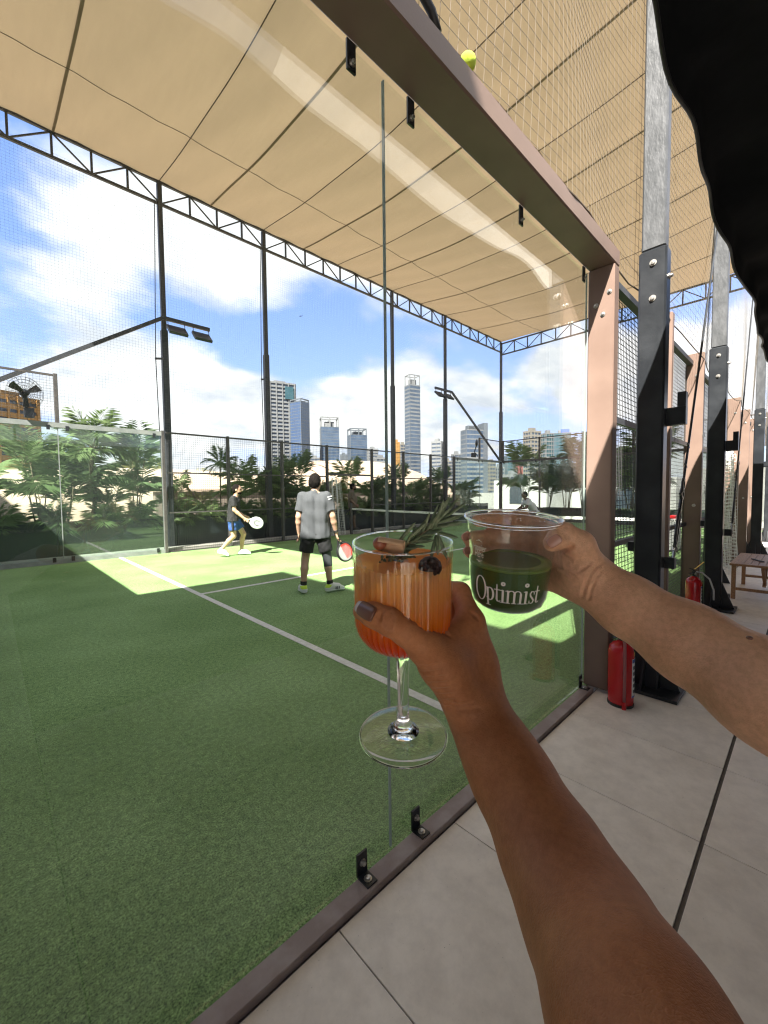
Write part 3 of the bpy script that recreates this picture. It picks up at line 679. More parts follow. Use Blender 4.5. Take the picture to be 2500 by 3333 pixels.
# white shade sail over the terrace; the near glass mirrors a strip of it above the awning edge
sl = thing('shade_sail', (6.5, -3.4, 5.9), 'white shade sail, seen as a pale band mirrored in the near glass', 'shade sail')
vs = []; nx, ny = 24, 12
for i in range(nx+1):
    for j in range(ny+1):
        v = j/ny; u = i/nx; bow = 0.32*math.sin(PI*v); x = (3.0+bow)+(10.2-bow-3.0-bow)*u; vs.append((x, -1.9-3.0*v+0.25*math.sin(PI*u)*(0.5-v)*-2*0.2, 6.0-0.06*math.sin(PI*u)*math.sin(PI*v)-0.1*u))
MB().add(vs, [(i*(ny+1)+j, (i+1)*(ny+1)+j, (i+1)*(ny+1)+j+1, i*(ny+1)+j+1) for i in range(nx) for j in range(ny)]).build('sail_cloth', 'sail', sl, True)
for (x, y, ex, ey) in ((3.0, -4.9, 2.0, -8.0), (10.2, -4.9, 11.0, -8.0)): MB().tube([(x, y, 6.0), (ex, ey, 5.0)], 0.008, 5).build('sail_rope', 'seam', sl); MB().tube([(ex, ey, 3.4), (ex, ey, 5.05)], 0.05, 8).build('sail_mast', 'black_steel', sl)
for (x, y, px_) in ((3.0, -1.9, 4.33), (10.2, -1.9, 12.7)): MB().tube([(x, y, 6.0), (px_, YN-0.09, 6.6)], 0.008, 5).build('sail_rope', 'seam', sl)
rw = thing('restaurant_building', (5, -6, 0), 'dark fronted restaurant building behind the camera', 'building')
MB().box(-3.5, 22, -11, -8.0, 0.0, 3.949).build('wall', 'brown_wall', rw); MB().box(-3.1, 22, -8.0, -5.0, 3.95, 4.1).build('added_porch_roof', 'brown_wall', rw)  # wall kept dark and porch roof added so the glass mirrors less light
for i in range(8): MB().box(-3+i*3.0, -0.6+i*3.0, -8.0, -7.96, 0.2, 2.9).build('window', 'dark_glass', rw)
# unseen block added behind the court to cast the big shade over the near turf
cb = thing('shade_block', (-10, 4, 0), 'plain pale unseen block added behind the left end of the court to shade the turf', 'building')
MB().box(-14, -2.7, -3.45, 2.38, -0.2, 9.35).build('wall', 'grey_wall', cb)
MB().box(-14, -5.1, 2.381, 16, -0.2, 9.34).build('wing', 'grey_wall', cb)

# tension cables with turnbuckles on the first two columns
def cable(x, y, lab):
    bot = np.array((x+0.05, y, 0.93)); top = np.array((x+2.82, y+0.03, 6.1))
    u = top-bot; L_ = np.linalg.norm(u); u /= L_; P = lambda m: bot+u*m
    t = thing('tension_cable', tuple(bot), lab, 'cable', 'tension cables')
    MB().tube([P(0.66), P(L_)], 0.009, 6).build('wire_rope', 'black_steel', t)
    a = np.cross(u, (0, 1, 0)); a /= np.linalg.norm(a)
    for s in (0.80, 0.98): MB().tube([P(s)-a*0.028, P(s)+a*0.028], 0.008, 6).build('rope_clip', 'black_steel', t)
    MB().tube([P(0.66)+a*0.012, P(1.0)+a*0.012], 0.006, 6).build('rope_tail', 'black_steel', t)
    def loop(c, l, wd, r, nm):
        pts = [P(c)+u*l*math.cos(th)/2+a*wd*math.sin(th)/2 for th in np.linspace(0, 2*PI, 15)[:-1]]
        MB().tube(pts, r, 6, closed=True).build(nm, 'black_steel', t, True)
    loop(0.63, 0.12, 0.05, 0.009, 'shackle'); loop(0.555, 0.09, 0.055, 0.011, 'shackle')
    MB().tube([P(0.53)-a*0.02, P(0.53)+a*0.05], 0.010, 6).build('shackle_pin', 'black_steel', t)
    MB().tube([P(0.52), P(0.40)], 0.012, 6).build('rod', 'black_steel', t)
    loop(0.27, 0.34, 0.055, 0.010, 'turnbuckle')
    MB().tube([P(0.14), P(0.02)], 0.010, 6).build('rod', 'bolt', t); MB().tube([P(0.12), P(0.09)], 0.016, 8).build('nut', 'bolt', t)
    loop(-0.01, 0.07, 0.06, 0.010, 'anchor_eye')
    MB().extr([(bot[0]-0.05, 0.89), (bot[0]-0.01, 0.89), (bot[0]+0.015, 0.92), (bot[0]-0.01, 0.96), (bot[0]-0.05, 0.97)], 1, YN-0.15, YN-0.087).build('anchor_plate', 'black_steel', t)
cable(4.36, -0.45, 'black tension cable with turnbuckle on the nearest black column')
cable(7.26, -0.47, 'black tension cable with turnbuckle on the second black column, in front of the white net')
hs = tag(MB().tube([(1.6, -0.10, 3.20), (1.9, -0.12, 3.235), (2.03, -0.13, 3.22), (2.10, -0.145, 3.16), (2.125, -0.15, 3.105)], 0.016, 10).build('conduit', 'rubber', None, True), 'black bent conduit hose on the brown beam at the top edge', 'hose')

# fire extinguishers
def extinguisher(x, y, rz, lab, hose):
    t = thing('fire_extinguisher', (0, 0, 0), lab, 'extinguisher', 'fire extinguishers')
    prof = [(0.001, 0.0), (0.068, 0.0), (0.075, 0.012), (0.078, 0.03), (0.078, 0.36), (0.070, 0.395), (0.05, 0.418), (0.028, 0.428), (0.020, 0.435), (0.001, 0.436)]
    body = MB().lathe(prof, 36).build('cylinder', 'red_paint', t, 'auto')
    MB().lathe([(0.079, -0.002), (0.08, 0.0), (0.08, 0.016), (0.077, 0.018)], 36).build('base_ring', 'rubber', t, 'auto')
    vm = MB().lathe([(0.001, 0.436), (0.018, 0.436), (0.018, 0.455), (0.013, 0.457), (0.013, 0.475), (0.001, 0.476)], 14).box(-0.016, 0.024, -0.012, 0.012, 0.4765, 0.498).build('valve', 'rubber', t, 'auto')
    MB().bar((0.02, 0, 0.499), (-0.105, 0.0, 0.535), 0.02, 0.006).build('lever', 'black_steel', t)
    MB().bar((0.02, 0, 0.478), (-0.11, 0.0, 0.474), 0.02, 0.006).build('carry_handle', 'black_steel', t)
    MB().lathe([(0.001, 0), (0.017, 0), (0.017, 0.012), (0.001, 0.013)], 16, (0.0, -0.0125, 0.466), np.array(AYm, float)).build('gauge', 'bolt', t, 'auto')
    MB().bar((-0.01, -0.01, 0.52), (0.09, -0.02, 0.545) if hose == 'red' else (0.10, -0.06, 0.60), 0.016, 0.003).build('tag', 'yellow_tag', t)
    if hose == 'red':
        MB().tube([(-0.02, -0.012, 0.486), (-0.045, -0.03, 0.478), (-0.068, -0.055, 0.44), (-0.072, -0.058, 0.38), (-0.070, -0.058, 0.2), (-0.066, -0.055, 0.05)], 0.009, 8).build('hose', 'red_hose', t, True)
        MB().tube([(-0.066, -0.055, 0.05), (-0.066, -0.055, -0.0)], [0.011, 0.014], 8).build('nozzle', 'red_paint', t)
    else:
        MB().tube([(0.02, -0.01, 0.486), (0.08, -0.05, 0.475), (0.15, -0.10, 0.40), (0.19, -0.13, 0.27), (0.195, -0.13, 0.15)], 0.009, 8).build('hose', 'white_hose', t, True)
    # printed label wraps a quarter of the body
    def wrap(th0, th1, z0, z1, m, r, nm, par):
        n_ = 8; vs = []
        for i in range(n_+1):
            th = th0+(th1-th0)*i/n_; c, s = math.cos(th), math.sin(th); vs += [(r*c, r*s, z0), ((r+0.0012)*c, (r+0.0012)*s, z0), ((r+0.0012)*c, (r+0.0012)*s, z1), (r*c, r*s, z1)]
        return MB().add(vs, [(4*i+j, 4*i+(j+1) % 4, 4*i+4+(j+1) % 4, 4*i+4+j) for i in range(n_) for j in range(4)]+[(0, 1, 2, 3), (4*n_+3, 4*n_+2, 4*n_+1, 4*n_)]).build(nm, m, par)
    lb = wrap(-1.75, -0.55, 0.07, 0.33, 'label_white', 0.0782, 'label', t)
    wrap(-1.74, -0.56, 0.305, 0.328, 'label_blue', 0.0796, 'label_band', lb); wrap(-1.74, -0.56, 0.072, 0.082, 'label_blue', 0.0796, 'label_band', lb)
    for i in range(5):
        wrap(-1.62, -1.30, 0.100+i*0.04, 0.122+i*0.04, 'label_dark', 0.0796, 'label_print', lb)
        for k_ in range(3): wrap(-1.18, -0.7-0.1*((i+k_) % 3), 0.10+i*0.04+k_*0.011, 0.104+i*0.04+k_*0.011, 'label_dark', 0.0796, 'label_print', lb)
    wrap(-1.45, -1.0, 0.345, 0.37, 'yellow_tag', 0.0782, 'sticker', t)
    t.location = (x, y, 0.0055); t.rotation_euler = (0, 0, rz)
extinguisher(3.93, -0.265, -0.17, 'red fire extinguisher with a red hose standing at the foot of the brown glass frame', 'red')
extinguisher(6.78, -0.20, -0.2, 'red fire extinguisher with a white hose, half hidden behind the right forearm', 'white')

# slatted wooden table
tb = thing('wooden_table', (0, 0, 0), 'small slatted wooden table on the terrace at the right edge', 'table')
Wd, Dp, Ht = 1.25, 0.62, 0.47
for i in range(7): MB().bbox(0.08, Wd-0.08, 0.062+i*0.0718, 0.062+i*0.0718+0.066, Ht-0.025, Ht, 0.003).build('slat', 'wood', tb)
for x in (0, Wd-0.078): MB().bbox(x, x+0.078, 0, Dp, Ht-0.027, Ht+0.001, 0.003).build('end_board', 'wood', tb)
for y in (0, Dp-0.06): MB().bbox(0.0795, Wd-0.0795, y, y+0.06, Ht-0.027, Ht+0.001, 0.003).build('side_board', 'wood', tb)
for y in (0.03, Dp-0.05): MB().bbox(0.05, Wd-0.05, y, y+0.02, Ht-0.10, Ht-0.028, 0.002).build('apron', 'wood', tb)
for x in (0.02, Wd-0.065):
    for y in (0.02, Dp-0.065): MB().bbox(x, x+0.045, y, y+0.045, 0, Ht-0.028, 0.003).build('leg', 'wood', tb)
    MB().bbox(x+0.005, x+0.04, 0.066, Dp-0.066, 0.12, 0.155, 0.003).build('stretcher', 'wood', tb)
for a, b in (((0.12, 0.3, Ht-0.05), (0.55, 0.3, 0.14)), ((0.75, 0.3, Ht-0.05), (0.40, 0.3, 0.14))): MB().bar(a, b, 0.03, 0.035, (0, 1, 0)).build('brace', 'wood', tb)
tb.location = (7.88, -1.02, 0.0055)
ms = tag(MB().bbox(0, 0.26, 0, 0.035, 0, 0.012, 0.003).build('pen_case', 'rubber'), 'slim black pen case lying on the wooden table', 'case'); ms.location = (8.25, -0.72, 0.0055+Ht+0.0015); ms.rotation_euler = (0, 0, 0.5)
bt = thing('wooden_bench', (11.4, -1.1, 0), 'low wooden bench on the terrace, farther back past the table', 'bench')
MB().bbox(10.9, 12.1, -1.3, -0.9, 0.62, 0.68, 0.004).build('seat', 'wood', bt)
for x in (10.95, 12.0): MB().bbox(x, x+0.06, -1.28, -0.92, 0.0, 0.619, 0.004).build('leg', 'wood', bt)

# gathered white nets at the two court openings
def gathered(name, x0, x1, y, z1, lab, m, spread):
    mb = MB(); rg = random.Random(5)
    nv, nh = 34, 34
    def P(s, t):
        wdt = (x1-x0)*(0.55+spread*t); xc = (x0+x1)/2 + (x1-x0)*0.12*t
        return (xc+(s-0.5)*wdt, y+0.10*math.sin(s*17+t*1.4)*(0.6+0.5*t)+0.03*math.sin(s*41), z1*(1-t)+0.03+0.02*math.sin(30*s)*(1-t))
    for i in range(nv): mb.tube([P(i/(nv-1), t) for t in np.linspace(0, 1, 26)], 0.0035, 4, False)
    for j in range(nh): mb.tube([P(s, j/(nh-1)) for s in np.linspace(0, 1, 60)], 0.0035, 4, False)
    return tag(mb.build(name, m), lab, 'net')
gathered('gathered_net', 9.3, 10.7, -0.12, 2.05, 'white knotted net hanging gathered beside the second black column', 'white_cord', 0.45)
gathered('gathered_net', 8.85, 9.75, 10.08, 1.92, 'pale knotted net hanging in the far gate opening near the net post', 'white_cord', 0.2)

# ball stuck in the near net
bl = tag(MB().sphere((2.31, -0.150, 3.1285), 0.033, 24, 16).build('tennis_ball', 'ball', None, True), 'yellow green ball caught in the net on top of the brown beam', 'ball')

# ================================================================== FAR SIDE
# floodlight arms
def light_arm(x0, z0, x1, z1, x2, y, lab):
    t = thing('floodlight_arm', (x0, y, z0), lab, 'floodlight', 'floodlight arms')
    MB().bar((x0, y, z0), (x1, y, z1), 0.07, 0.08).build('brace', 'dark_steel', t)
    MB().bar((x1, y, z1+0.005), (x2, y, z1+0.005), 0.065, 0.09).build('cross_arm', 'dark_steel', t)
    s = 1 if x2 > x1 else -1
    for k in (0.22, 0.75):
        xc = x1+s*(abs(x2-x1)*k+0.06)
        A = np.array(((1, 0, 0), (0, math.cos(0.75), math.sin(0.75)), (0, -math.sin(0.75), math.cos(0.75))), float)
        def bx(w_, h_, d0, d1): return [np.array((xc, y-0.05, z1-0.28)) + a*A[0]*w_/2 + b*A[1]*h_/2 + c*A[2] for c in (d0, d1) for a, b in ((-1,-1),(1,-1),(1,1),(-1,1))]
        F = [(3,2,1,0),(4,5,6,7),(0,1,5,4),(1,2,6,5),(2,3,7,6),(3,0,4,7)]
        lm = MB().add(bx(0.44, 0.34, 0.0, 0.07), F).build('lamp_housing', 'dark_steel', t)
        MB().add(bx(0.40, 0.30, -0.006, -0.001), F).build('lamp_glass', 'floodlight_glass', lm)
        for q in (-0.2, 0.2): MB().bar((xc+q, y, z1-0.04), (xc+q, y-0.04, z1-0.22), 0.012, 0.02).build('hanger', 'dark_steel', lm)
    return t
light_arm(0.0, 3.02, 4.2, 5.86, 5.35, 10.22, 'dark slanting arm at the left carrying two floodlights')
light_arm(20.2, 3.05, 16.1, 5.92, 14.9, 10.22, 'dark slanting arm in the distance carrying two floodlights')
# wall fan on the left mesh step
fn = thing('wall_fan', (1.5, 9.9, 3.5), 'black caged wall fan on the mesh at the left edge', 'fan')
fc = np.array((1.5, 9.86, 3.52)); ax_ = np.array((0.35, -0.85, -0.1)); ax_ /= np.linalg.norm(ax_); s1 = np.cross(ax_, (0, 0, 1)); s1 /= np.linalg.norm(s1); s2 = np.cross(s1, ax_)
mb = MB()
for rr in (0.08, 0.14, 0.2, 0.26, 0.31):
    for off in (0.05-rr*0.1, -0.05+rr*0.1): mb.tube([fc+ax_*off+rr*(math.cos(q)*s1+math.sin(q)*s2) for q in np.linspace(0, 2*PI, 33)[:-1]], 0.003, 4, closed=True)
for q in np.linspace(0, 2*PI, 25)[:-1]: mb.tube([fc+ax_*0.045+0.05*(math.cos(q)*s1+math.sin(q)*s2), fc+0.32*(math.cos(q)*s1+math.sin(q)*s2), fc-ax_*0.045+0.05*(math.cos(q)*s1+math.sin(q)*s2)], 0.0025, 4)
mb.build('cage', 'wire', fn)
MB().lathe([(0.001, -0.12), (0.06, -0.12), (0.075, -0.02), (0.05, 0.055), (0.001, 0.06)], 16, fc, np.array((s1, s2, ax_))).build('motor', 'black_steel', fn, 'auto')
for k in range(3):
    q = 0.4+k*2*PI/3; c, s = math.cos(q), math.sin(q); d = c*s1+s*s2; pp = -s*s1+c*s2
    vs = [fc+d*0.06-pp*0.03, fc+d*0.06+pp*0.03+ax_*0.02, fc+d*0.27+pp*0.09+ax_*0.035, fc+d*0.285+pp*0.02, fc+d*0.27-pp*0.05-ax_*0.02]
    vs = [v-ax_*0.002 for v in vs]+[v+ax_*0.002 for v in vs]
    MB().add(vs, [(4,3,2,1,0), (5,6,7,8,9)]+[(i, (i+1) % 5, 5+(i+1) % 5, 5+i) for i in range(5)]).build('blade', 'black_steel', fn)
MB().bar(fc-ax_*0.1, (1.55, 9.985, 3.1), 0.04, 0.04).build('bracket', 'black_steel', fn); MB().bbox(1.47, 1.63, 9.88, 9.965, 3.04, 3.24, 0.01).build('control_box', 'black_steel', fn)
fn2 = thing('wall_fan', (17.8, 9.9, 3.4), 'small dark fan on a bent arm on the distant corner mesh', 'fan')
MB().tube([(17.75, 9.95, 3.12), (17.4, 9.9, 3.3), (17.55, 9.9, 3.6)], 0.025, 6).build('arm', 'black_steel', fn2)
MB().box(17.2, 17.45, 9.85, 9.95, 3.05, 3.25).build('control_box', 'black_steel', fn2)
MB().lathe([(0.001, -0.05), (0.12, -0.05), (0.2, 0.0), (0.12, 0.05), (0.001, 0.05)], 14, (17.5, 9.85, 3.72), np.array((s1, s2, ax_))).build('head', 'black_steel', fn2, 'auto')

# planters behind the far fence
def planter(x0, x1, y0, y1, h, lab):
    t = thing('planter_box', ((x0+x1)/2, (y0+y1)/2, 0), lab, 'planter', 'planter boxes')
    MB().bbox(x0, x1, y0, y0+0.04, 0, h, 0.004).build('front_panel', 'planter', t); MB().bbox(x0, x1, y1-0.04, y1, 0, h-0.01, 0.004).build('back_panel', 'planter', t)
    for x in (x0+0.001, x1-0.041): MB().box(x, x+0.04, y0+0.041, y1-0.041, 0, h-0.012).build('side_panel', 'planter', t)
    MB().box(x0+0.042, x1-0.042, y0+0.042, y1-0.042, h-0.12, h-0.06).build('soil', 'soil', t)
pl = ['first black planter box from the left, behind the green tinted glass', 'second black planter box from the left, behind the green tinted glass', 'black planter box behind the player in black', 'black planter box left of the far gate', 'black planter box behind the far gate',
      'black planter box just right of the far gate', 'black planter box behind the far mesh, second from the distant corner', 'black planter box by the distant corner']
for i, lab in enumerate(pl): planter(-0.6+i*2.62, -0.6+i*2.62+2.6, 11.0, 11.75, 0.82, lab)
for i, lab in enumerate(('black planter box beyond the end wall at the far corner', 'black planter box beyond the end wall behind the player in white', 'black planter box beyond the end wall at the right')): planter_y = 8.6-i*2.6; planter(21.3, 22.1, planter_y-2.5, planter_y, 0.6, lab)

# sand coloured shell roofs behind the palms
def shell(name, xc, xr, yc, yr, h, z0, lab, m='sand_shell', p=1.0):
    nx, ny = 44, 14; vs = []; fs = []
    for i in range(nx+1):
        u = -1+2*i/nx
        for j in range(ny+1):
            a = PI*j/ny; k = max(0, 1-abs(u)**2.6)**0.5
            vs.append((xc+xr*u, yc-yr*math.cos(a)*(0.55+0.45*k), z0+h*k*math.sin(a)**0.7*(1+0.05*math.sin(3*u+1))))
    fs = [(i*(ny+1)+j, (i+1)*(ny+1)+j, (i+1)*(ny+1)+j+1, i*(ny+1)+j+1) for i in range(nx) for j in range(ny)]
    t = thing(name, (xc, yc, 0), lab, 'building'); MB().add(vs, fs).build('roof_shell', m, t, True)
    return t
s_ = shell('shell_roof', 5.5, 14, 21.5, 5.5, 2.9, -0.3, 'long low sand coloured shell roof behind the palms at left')
s_ = shell('shell_roof', 23, 9.5, 26, 5.0, 3.4, 0.6, 'cream ribbed shell roof hump right of the far gate')
MB().box(13.8, 32, 21.0, 26, -0.2, 0.8).build('wall', 'sand_shell', s_)
for i in range(7): MB().tube([(23, 26-5.02*math.cos(a), 0.62+3.44*math.sin(a)**0.7*(1-0.04*i)) if i == 0 else (23-8*i/7, 26-5.0*(0.55+0.45*(1-(8*i/7/9.5)**2.6)**0.5)*math.cos(a), 0.63+3.42*(1-(8*i/7/9.5)**2.6)**0.5*math.sin(a)**0.7) for a in np.linspace(0.02, PI-0.02, 16)], 0.05, 5).build('rib', 'sand_shell', s_)
s_ = shell('shell_roof', 34, 10, 33, 6, 3.2, 0.0, 'cream shell roof sloping down beyond the distant corner')
gy = thing('garden_wall', (12, 15.4, 0), 'low brownish garden wall below the shell roof', 'wall')
MB().box(5.2, 22, 15.2, 15.5, -0.2, 1.55).build('wall_face', 'brown_wall', gy); MB().box(5.1, 22.1, 15.1, 15.6, 1.551, 1.65).build('coping', 'sand_shell', gy)

# low buildings beyond the end wall
def arched(name, x, y0, y1, h, m, arches, lab):
    t = thing(name, (x, (y0+y1)/2, 0), lab, 'building')
    MB().box(x, x+4, y0, y1, -0.2, h).build('wall', m, t)
    for yc, w_, zb, zt in arches:
        poly = [(yc-w_/2, zb), (yc+w_/2, zb), (yc+w_/2, zt-w_/2)] + [(yc+w_/2*math.cos(a), zt-w_/2+w_/2*math.sin(a)) for a in np.linspace(0, PI, 12)] + [(yc-w_/2, zt-w_/2)]
        MB().extr(poly, 0, x-0.06, x-0.002).build('arched_window', 'dark_glass', t)
    return t
arched('arcade_building', 30, 12.2, 16.5, 2.3, 'white_wall', ((14.6, 1.0, 0.5, 2.0),), 'white low building with one dark arched opening by the distant corner')
arched('arcade_building', 31, 4.6, 10.8, 2.2, 'white_wall', ((9.6, 1.0, 0.2, 1.6), (7.4, 1.3, 0.2, 1.7)), 'white low building behind the palms beyond the end wall')
gb = arched('arcade_building', 29.5, 0.6, 3.6, 2.6, 'grey_wall', (), 'grey stone block with rounded top at the right of the end wall')
MB().extr([(1.0+0.9*math.cos(a)+0.9, 2.6+0.9*math.sin(a)) for a in np.linspace(0, PI, 14)], 0, 29.6, 33).build('rounded_top', 'grey_wall', gb)
bwl = thing('brick_hall', (34, -3, 0), 'brown tiled low building seen through the near mesh', 'building')
MB().box(30, 42, -9, 0.4, -0.2, 3.0).build('wall', 'tile_wall', bwl)
for j in range(10): MB().box(29.97, 30.0, -9, 0.39, 0.15+j*0.28, 0.15+j*0.28+0.03).build('tile_joint', 'sand_shell', bwl)
for j in range(20): MB().box(29.966, 29.999, -8.8+j*0.46, -8.8+j*0.46+0.03, -0.1, 2.98).build('tile_joint', 'sand_shell', bwl)
MB().box(29.9, 30.0, -4.2, 0.3, 1.2, 1.55).build('sill_band', 'white_wall', bwl)
gs = thing('bar_sign', (28, -2, 0), 'green drinks sign board with white panels behind the second brown post', 'sign')
MB().bbox(28.0, 28.12, -3.4, -1.62, 0.45, 2.95, 0.02).build('board', 'green_board', gs)
for (a, b, c, d) in ((-2.05, -1.75, 2.1, 2.45), (-2.1, -1.75, 1.65, 1.98), (-2.75, -2.2, 0.7, 2.4), (-2.05, -1.7, 0.65, 1.3)): MB().box(27.985, 27.999, a, b, c, d).build('panel_print', 'label_white', gs)
MB().lathe([(0.001, 0), (0.09, 0), (0.09, 0.35), (0.04, 0.5), (0.04, 0.62), (0.001, 0.63)], 12, (27.97, -2.45, 0.8), np.array(((0, 1, 0), (0.02, 0, 0), (0, 0, 1)), float)).build('bottle_print', 'green_board', gs)
# ball machine, grey with red top
bm2 = thing('ball_cart', (12.4, 1.2, 0), 'grey ball cart with a red top seen low behind the brown post', 'cart')
MB().extr([(12.2, 0.05), (12.75, 0.05), (12.62, 0.75), (12.3, 0.75)], 1, 1.0, 1.4).build('body', 'frame_grey', bm2); MB().bbox(12.3, 12.6, 1.05, 1.35, 0.752, 0.85, 0.02).build('lid', 'red_paint', bm2)
for x in (12.28, 12.66): MB().lathe([(0.001, -0.02), (0.05, -0.02), (0.05, 0.02), (0.001, 0.02)], 12, (x, 1.0, 0.055), np.array(AYm, float)).build('wheel', 'rubber', bm2)
# dry leaves on the turf
LEAFAT = ('in the shaded turf at the left, nearest the camera', 'at the far left by the far glass frame', 'in the shade left of the white line end', 'on the sunlit turf edge left of the white line', 'on the white line end by the far glass', 'in the shade just left of the line junction',
 'beside the centre line left of the grey player', 'in the sun above the shadow edge', 'on the shaded turf near the brown frame', 'right at the far glass frame left of the line', 'on the sunlit turf between the players', 'on the sunlit turf right of the long white line')
lf = MB().add([(-0.04, 0, 0.004), (0, 0.016, 0.012), (0.045, 0.002, 0.006), (0, -0.016, 0.010), (-0.04, 0, 0.002), (0, 0.016, 0.010), (0.045, 0.002, 0.004), (0, -0.016, 0.008)], [(0, 1, 2, 3), (7, 6, 5, 4), (0, 4, 5, 1), (1, 5, 6, 2), (2, 6, 7, 3), (3, 7, 4, 0)]).mesh('leaf')
for i, (x, y) in enumerate(((1.75, 7.6), (1.55, 8.9), (1.9, 8.6), (2.6, 7.9), (3.0, 9.1), (3.3, 6.4), (5.5, 5.2), (4.5, 6.6), (4.6, 2.1), (2.4, 9.3), (5.6, 6.9), (3.9, 8.2))):
    o = link('fallen_leaf', lf, 'dry_leaf'); o.location = (x, y, 0.001); o.rotation_euler = (0, 0, i*1.7); s = 0.6+0.5*((i*7) % 5)/5; o.scale = (s, s, s)
    tag(o, 'small pale dry leaf lying '+LEAFAT[i], 'leaf', 'fallen leaves on the turf')

# ================================================================== PALMS
def frond(mb, base, az, el, length, droop, rg, nl=22, lw=0.006, ll=0.40):
    "arching rachis with two rows of narrow leaflets; returns rachis points"
    d = np.array((math.cos(az)*math.cos(el), math.sin(az)*math.cos(el), math.sin(el))); p = np.array(base, float); pts = [p.copy()]
    seg = 14; side = np.array((-math.sin(az), math.cos(az), 0.0))
    for i in range(seg):
        d = d + np.array((0, 0, -droop/seg*(0.4+1.6*i/seg))); d /= np.linalg.norm(d); p = p+d*length/seg; pts.append(p.copy())
    for i in range(nl):
        t = 0.16+0.84*i/(nl-1); k = min(int(t*seg), seg-1); q = pts[k]+(pts[k+1]-pts[k])*(t*seg-k)
        dd = pts[k+1]-pts[k]; dd /= np.linalg.norm(dd); up = np.cross(side, dd)
        l = ll*length*(0.45+0.9*math.sin(PI*min(t*0.92+0.06, 1)))*rg.uniform(0.85, 1.1)
        for s in (-1, 1):
            v = dd*0.75 + s*side*0.75 + up*rg.uniform(-0.05, 0.30) + np.array((0, 0, -0.12)); v /= np.linalg.norm(v)
            wv = np.cross(v, up); wv /= np.linalg.norm(wv)+1e-9
            m_ = q+v*l*0.45; tip = q+v*l+np.array((0, 0, -0.22*l*rg.uniform(0.5, 1.3)))
            mb.add([q, m_+wv*lw, tip, m_-wv*lw+up*0.006], [(0, 1, 2), (0, 2, 3)])
    return pts
def palm_proto(seed, kind):
    rg = random.Random(seed); cr = MB(); st = MB()
    if kind == 'areca':
        for k in range(rg.randint(5, 6)):
            a = rg.uniform(0, 2*PI); r = rg.uniform(0.02, 0.16); b = np.array((r*math.cos(a), r*math.sin(a), 0)); h = rg.uniform(0.4, 1.65)
            lean = rg.uniform(0.02, 0.22); top = b+np.array((lean*h*math.cos(a), lean*h*math.sin(a), h))
            st.tube([b, b+(top-b)*0.5+np.array((0, 0, 0.02)), top], [0.017, 0.014, 0.011], 6)
            for f in range(rg.randint(3, 4)):
                pts = frond(cr, top, a+rg.uniform(-2.2, 2.2), rg.uniform(0.7, 1.4), rg.uniform(0.9, 1.45), rg.uniform(0.7, 1.6), rg, nl=20)
                st.tube(pts[::3], [0.008, 0.006, 0.005, 0.004, 0.003][:len(pts[::3])], 4, False)
    elif kind == 'slender':
        top = np.array((0.10, 0.03, 1.9)); st.tube([(0, 0, 0), (0.02, 0, 0.9), top], [0.03, 0.024, 0.02], 8)
        for f in range(20): pts = frond(cr, top, f*2.4, rg.uniform(-0.2, 1.3), rg.uniform(0.55, 0.8), rg.uniform(0.5, 1.3), rg, nl=18, lw=0.005, ll=0.32)
    elif kind == 'tree':
        top = np.array((0.06, 0.0, 2.0)); st.tube([(0, 0, 0), (0.1, 0.03, 0.8), (0.02, 0, 1.5), top], [0.07, 0.055, 0.048, 0.04], 10)
        for f in range(17):
            pts = frond(cr, top, f*2.4, rg.uniform(0.2, 1.35), rg.uniform(1.0, 1.35), rg.uniform(0.9, 1.7), rg, nl=28, lw=0.008, ll=0.38)
            st.tube(pts[::3], [0.011, 0.009, 0.007, 0.005, 0.003][:len(pts[::3])], 4, False)
    else:                                                          # bush: low, dense, feathery
        for f in range(34):
            pts = frond(cr, (rg.uniform(-.1, .1), rg.uniform(-.1, .1), 0.0), f*2.4, rg.uniform(0.3, 1.45), rg.uniform(0.55, 1.0), rg.uniform(0.6, 1.6), rg, nl=18)
            if f % 3 == 0: st.tube(pts[::4], [0.009, 0.007, 0.005, 0.003][:len(pts[::4])], 4, False)
    return cr, st
PALM = []
for seed, kind in ((1, 'areca'), (2, 'areca'), (3, 'areca'), (4, 'slender'), (5, 'tree'), (6, 'bush'), (8, 'bush')):
    cr, st = palm_proto(seed, kind); PALM.append((cr.mesh('crown'), st.mesh('trunk', True)))
def palm(k, x, y, z, s, rz, lab, leaf='palm_leaf', grp='palms behind the far fence', cat='palm', sz=None):
    t = thing('palm_tree' if k < 5 else 'palm_bush', (0, 0, 0), lab, cat, grp)
    for nm, me, m in (('crown', PALM[k][0], leaf), ('trunk', PALM[k][1], 'palm_stem')):
        o = bpy.data.objects.new(nm, me); C.objects.link(o); o.parent = t
        if not me.materials: me.materials.append(M[m])
        o.material_slots[0].link = 'OBJECT'; o.material_slots[0].material = M[m]
    t.location = (x, y, z); t.rotation_euler = (0, 0, rz); t.scale = (s, s, sz or s)
A_, B_ = 'palm_leaf', 'palm_leaf_dark'
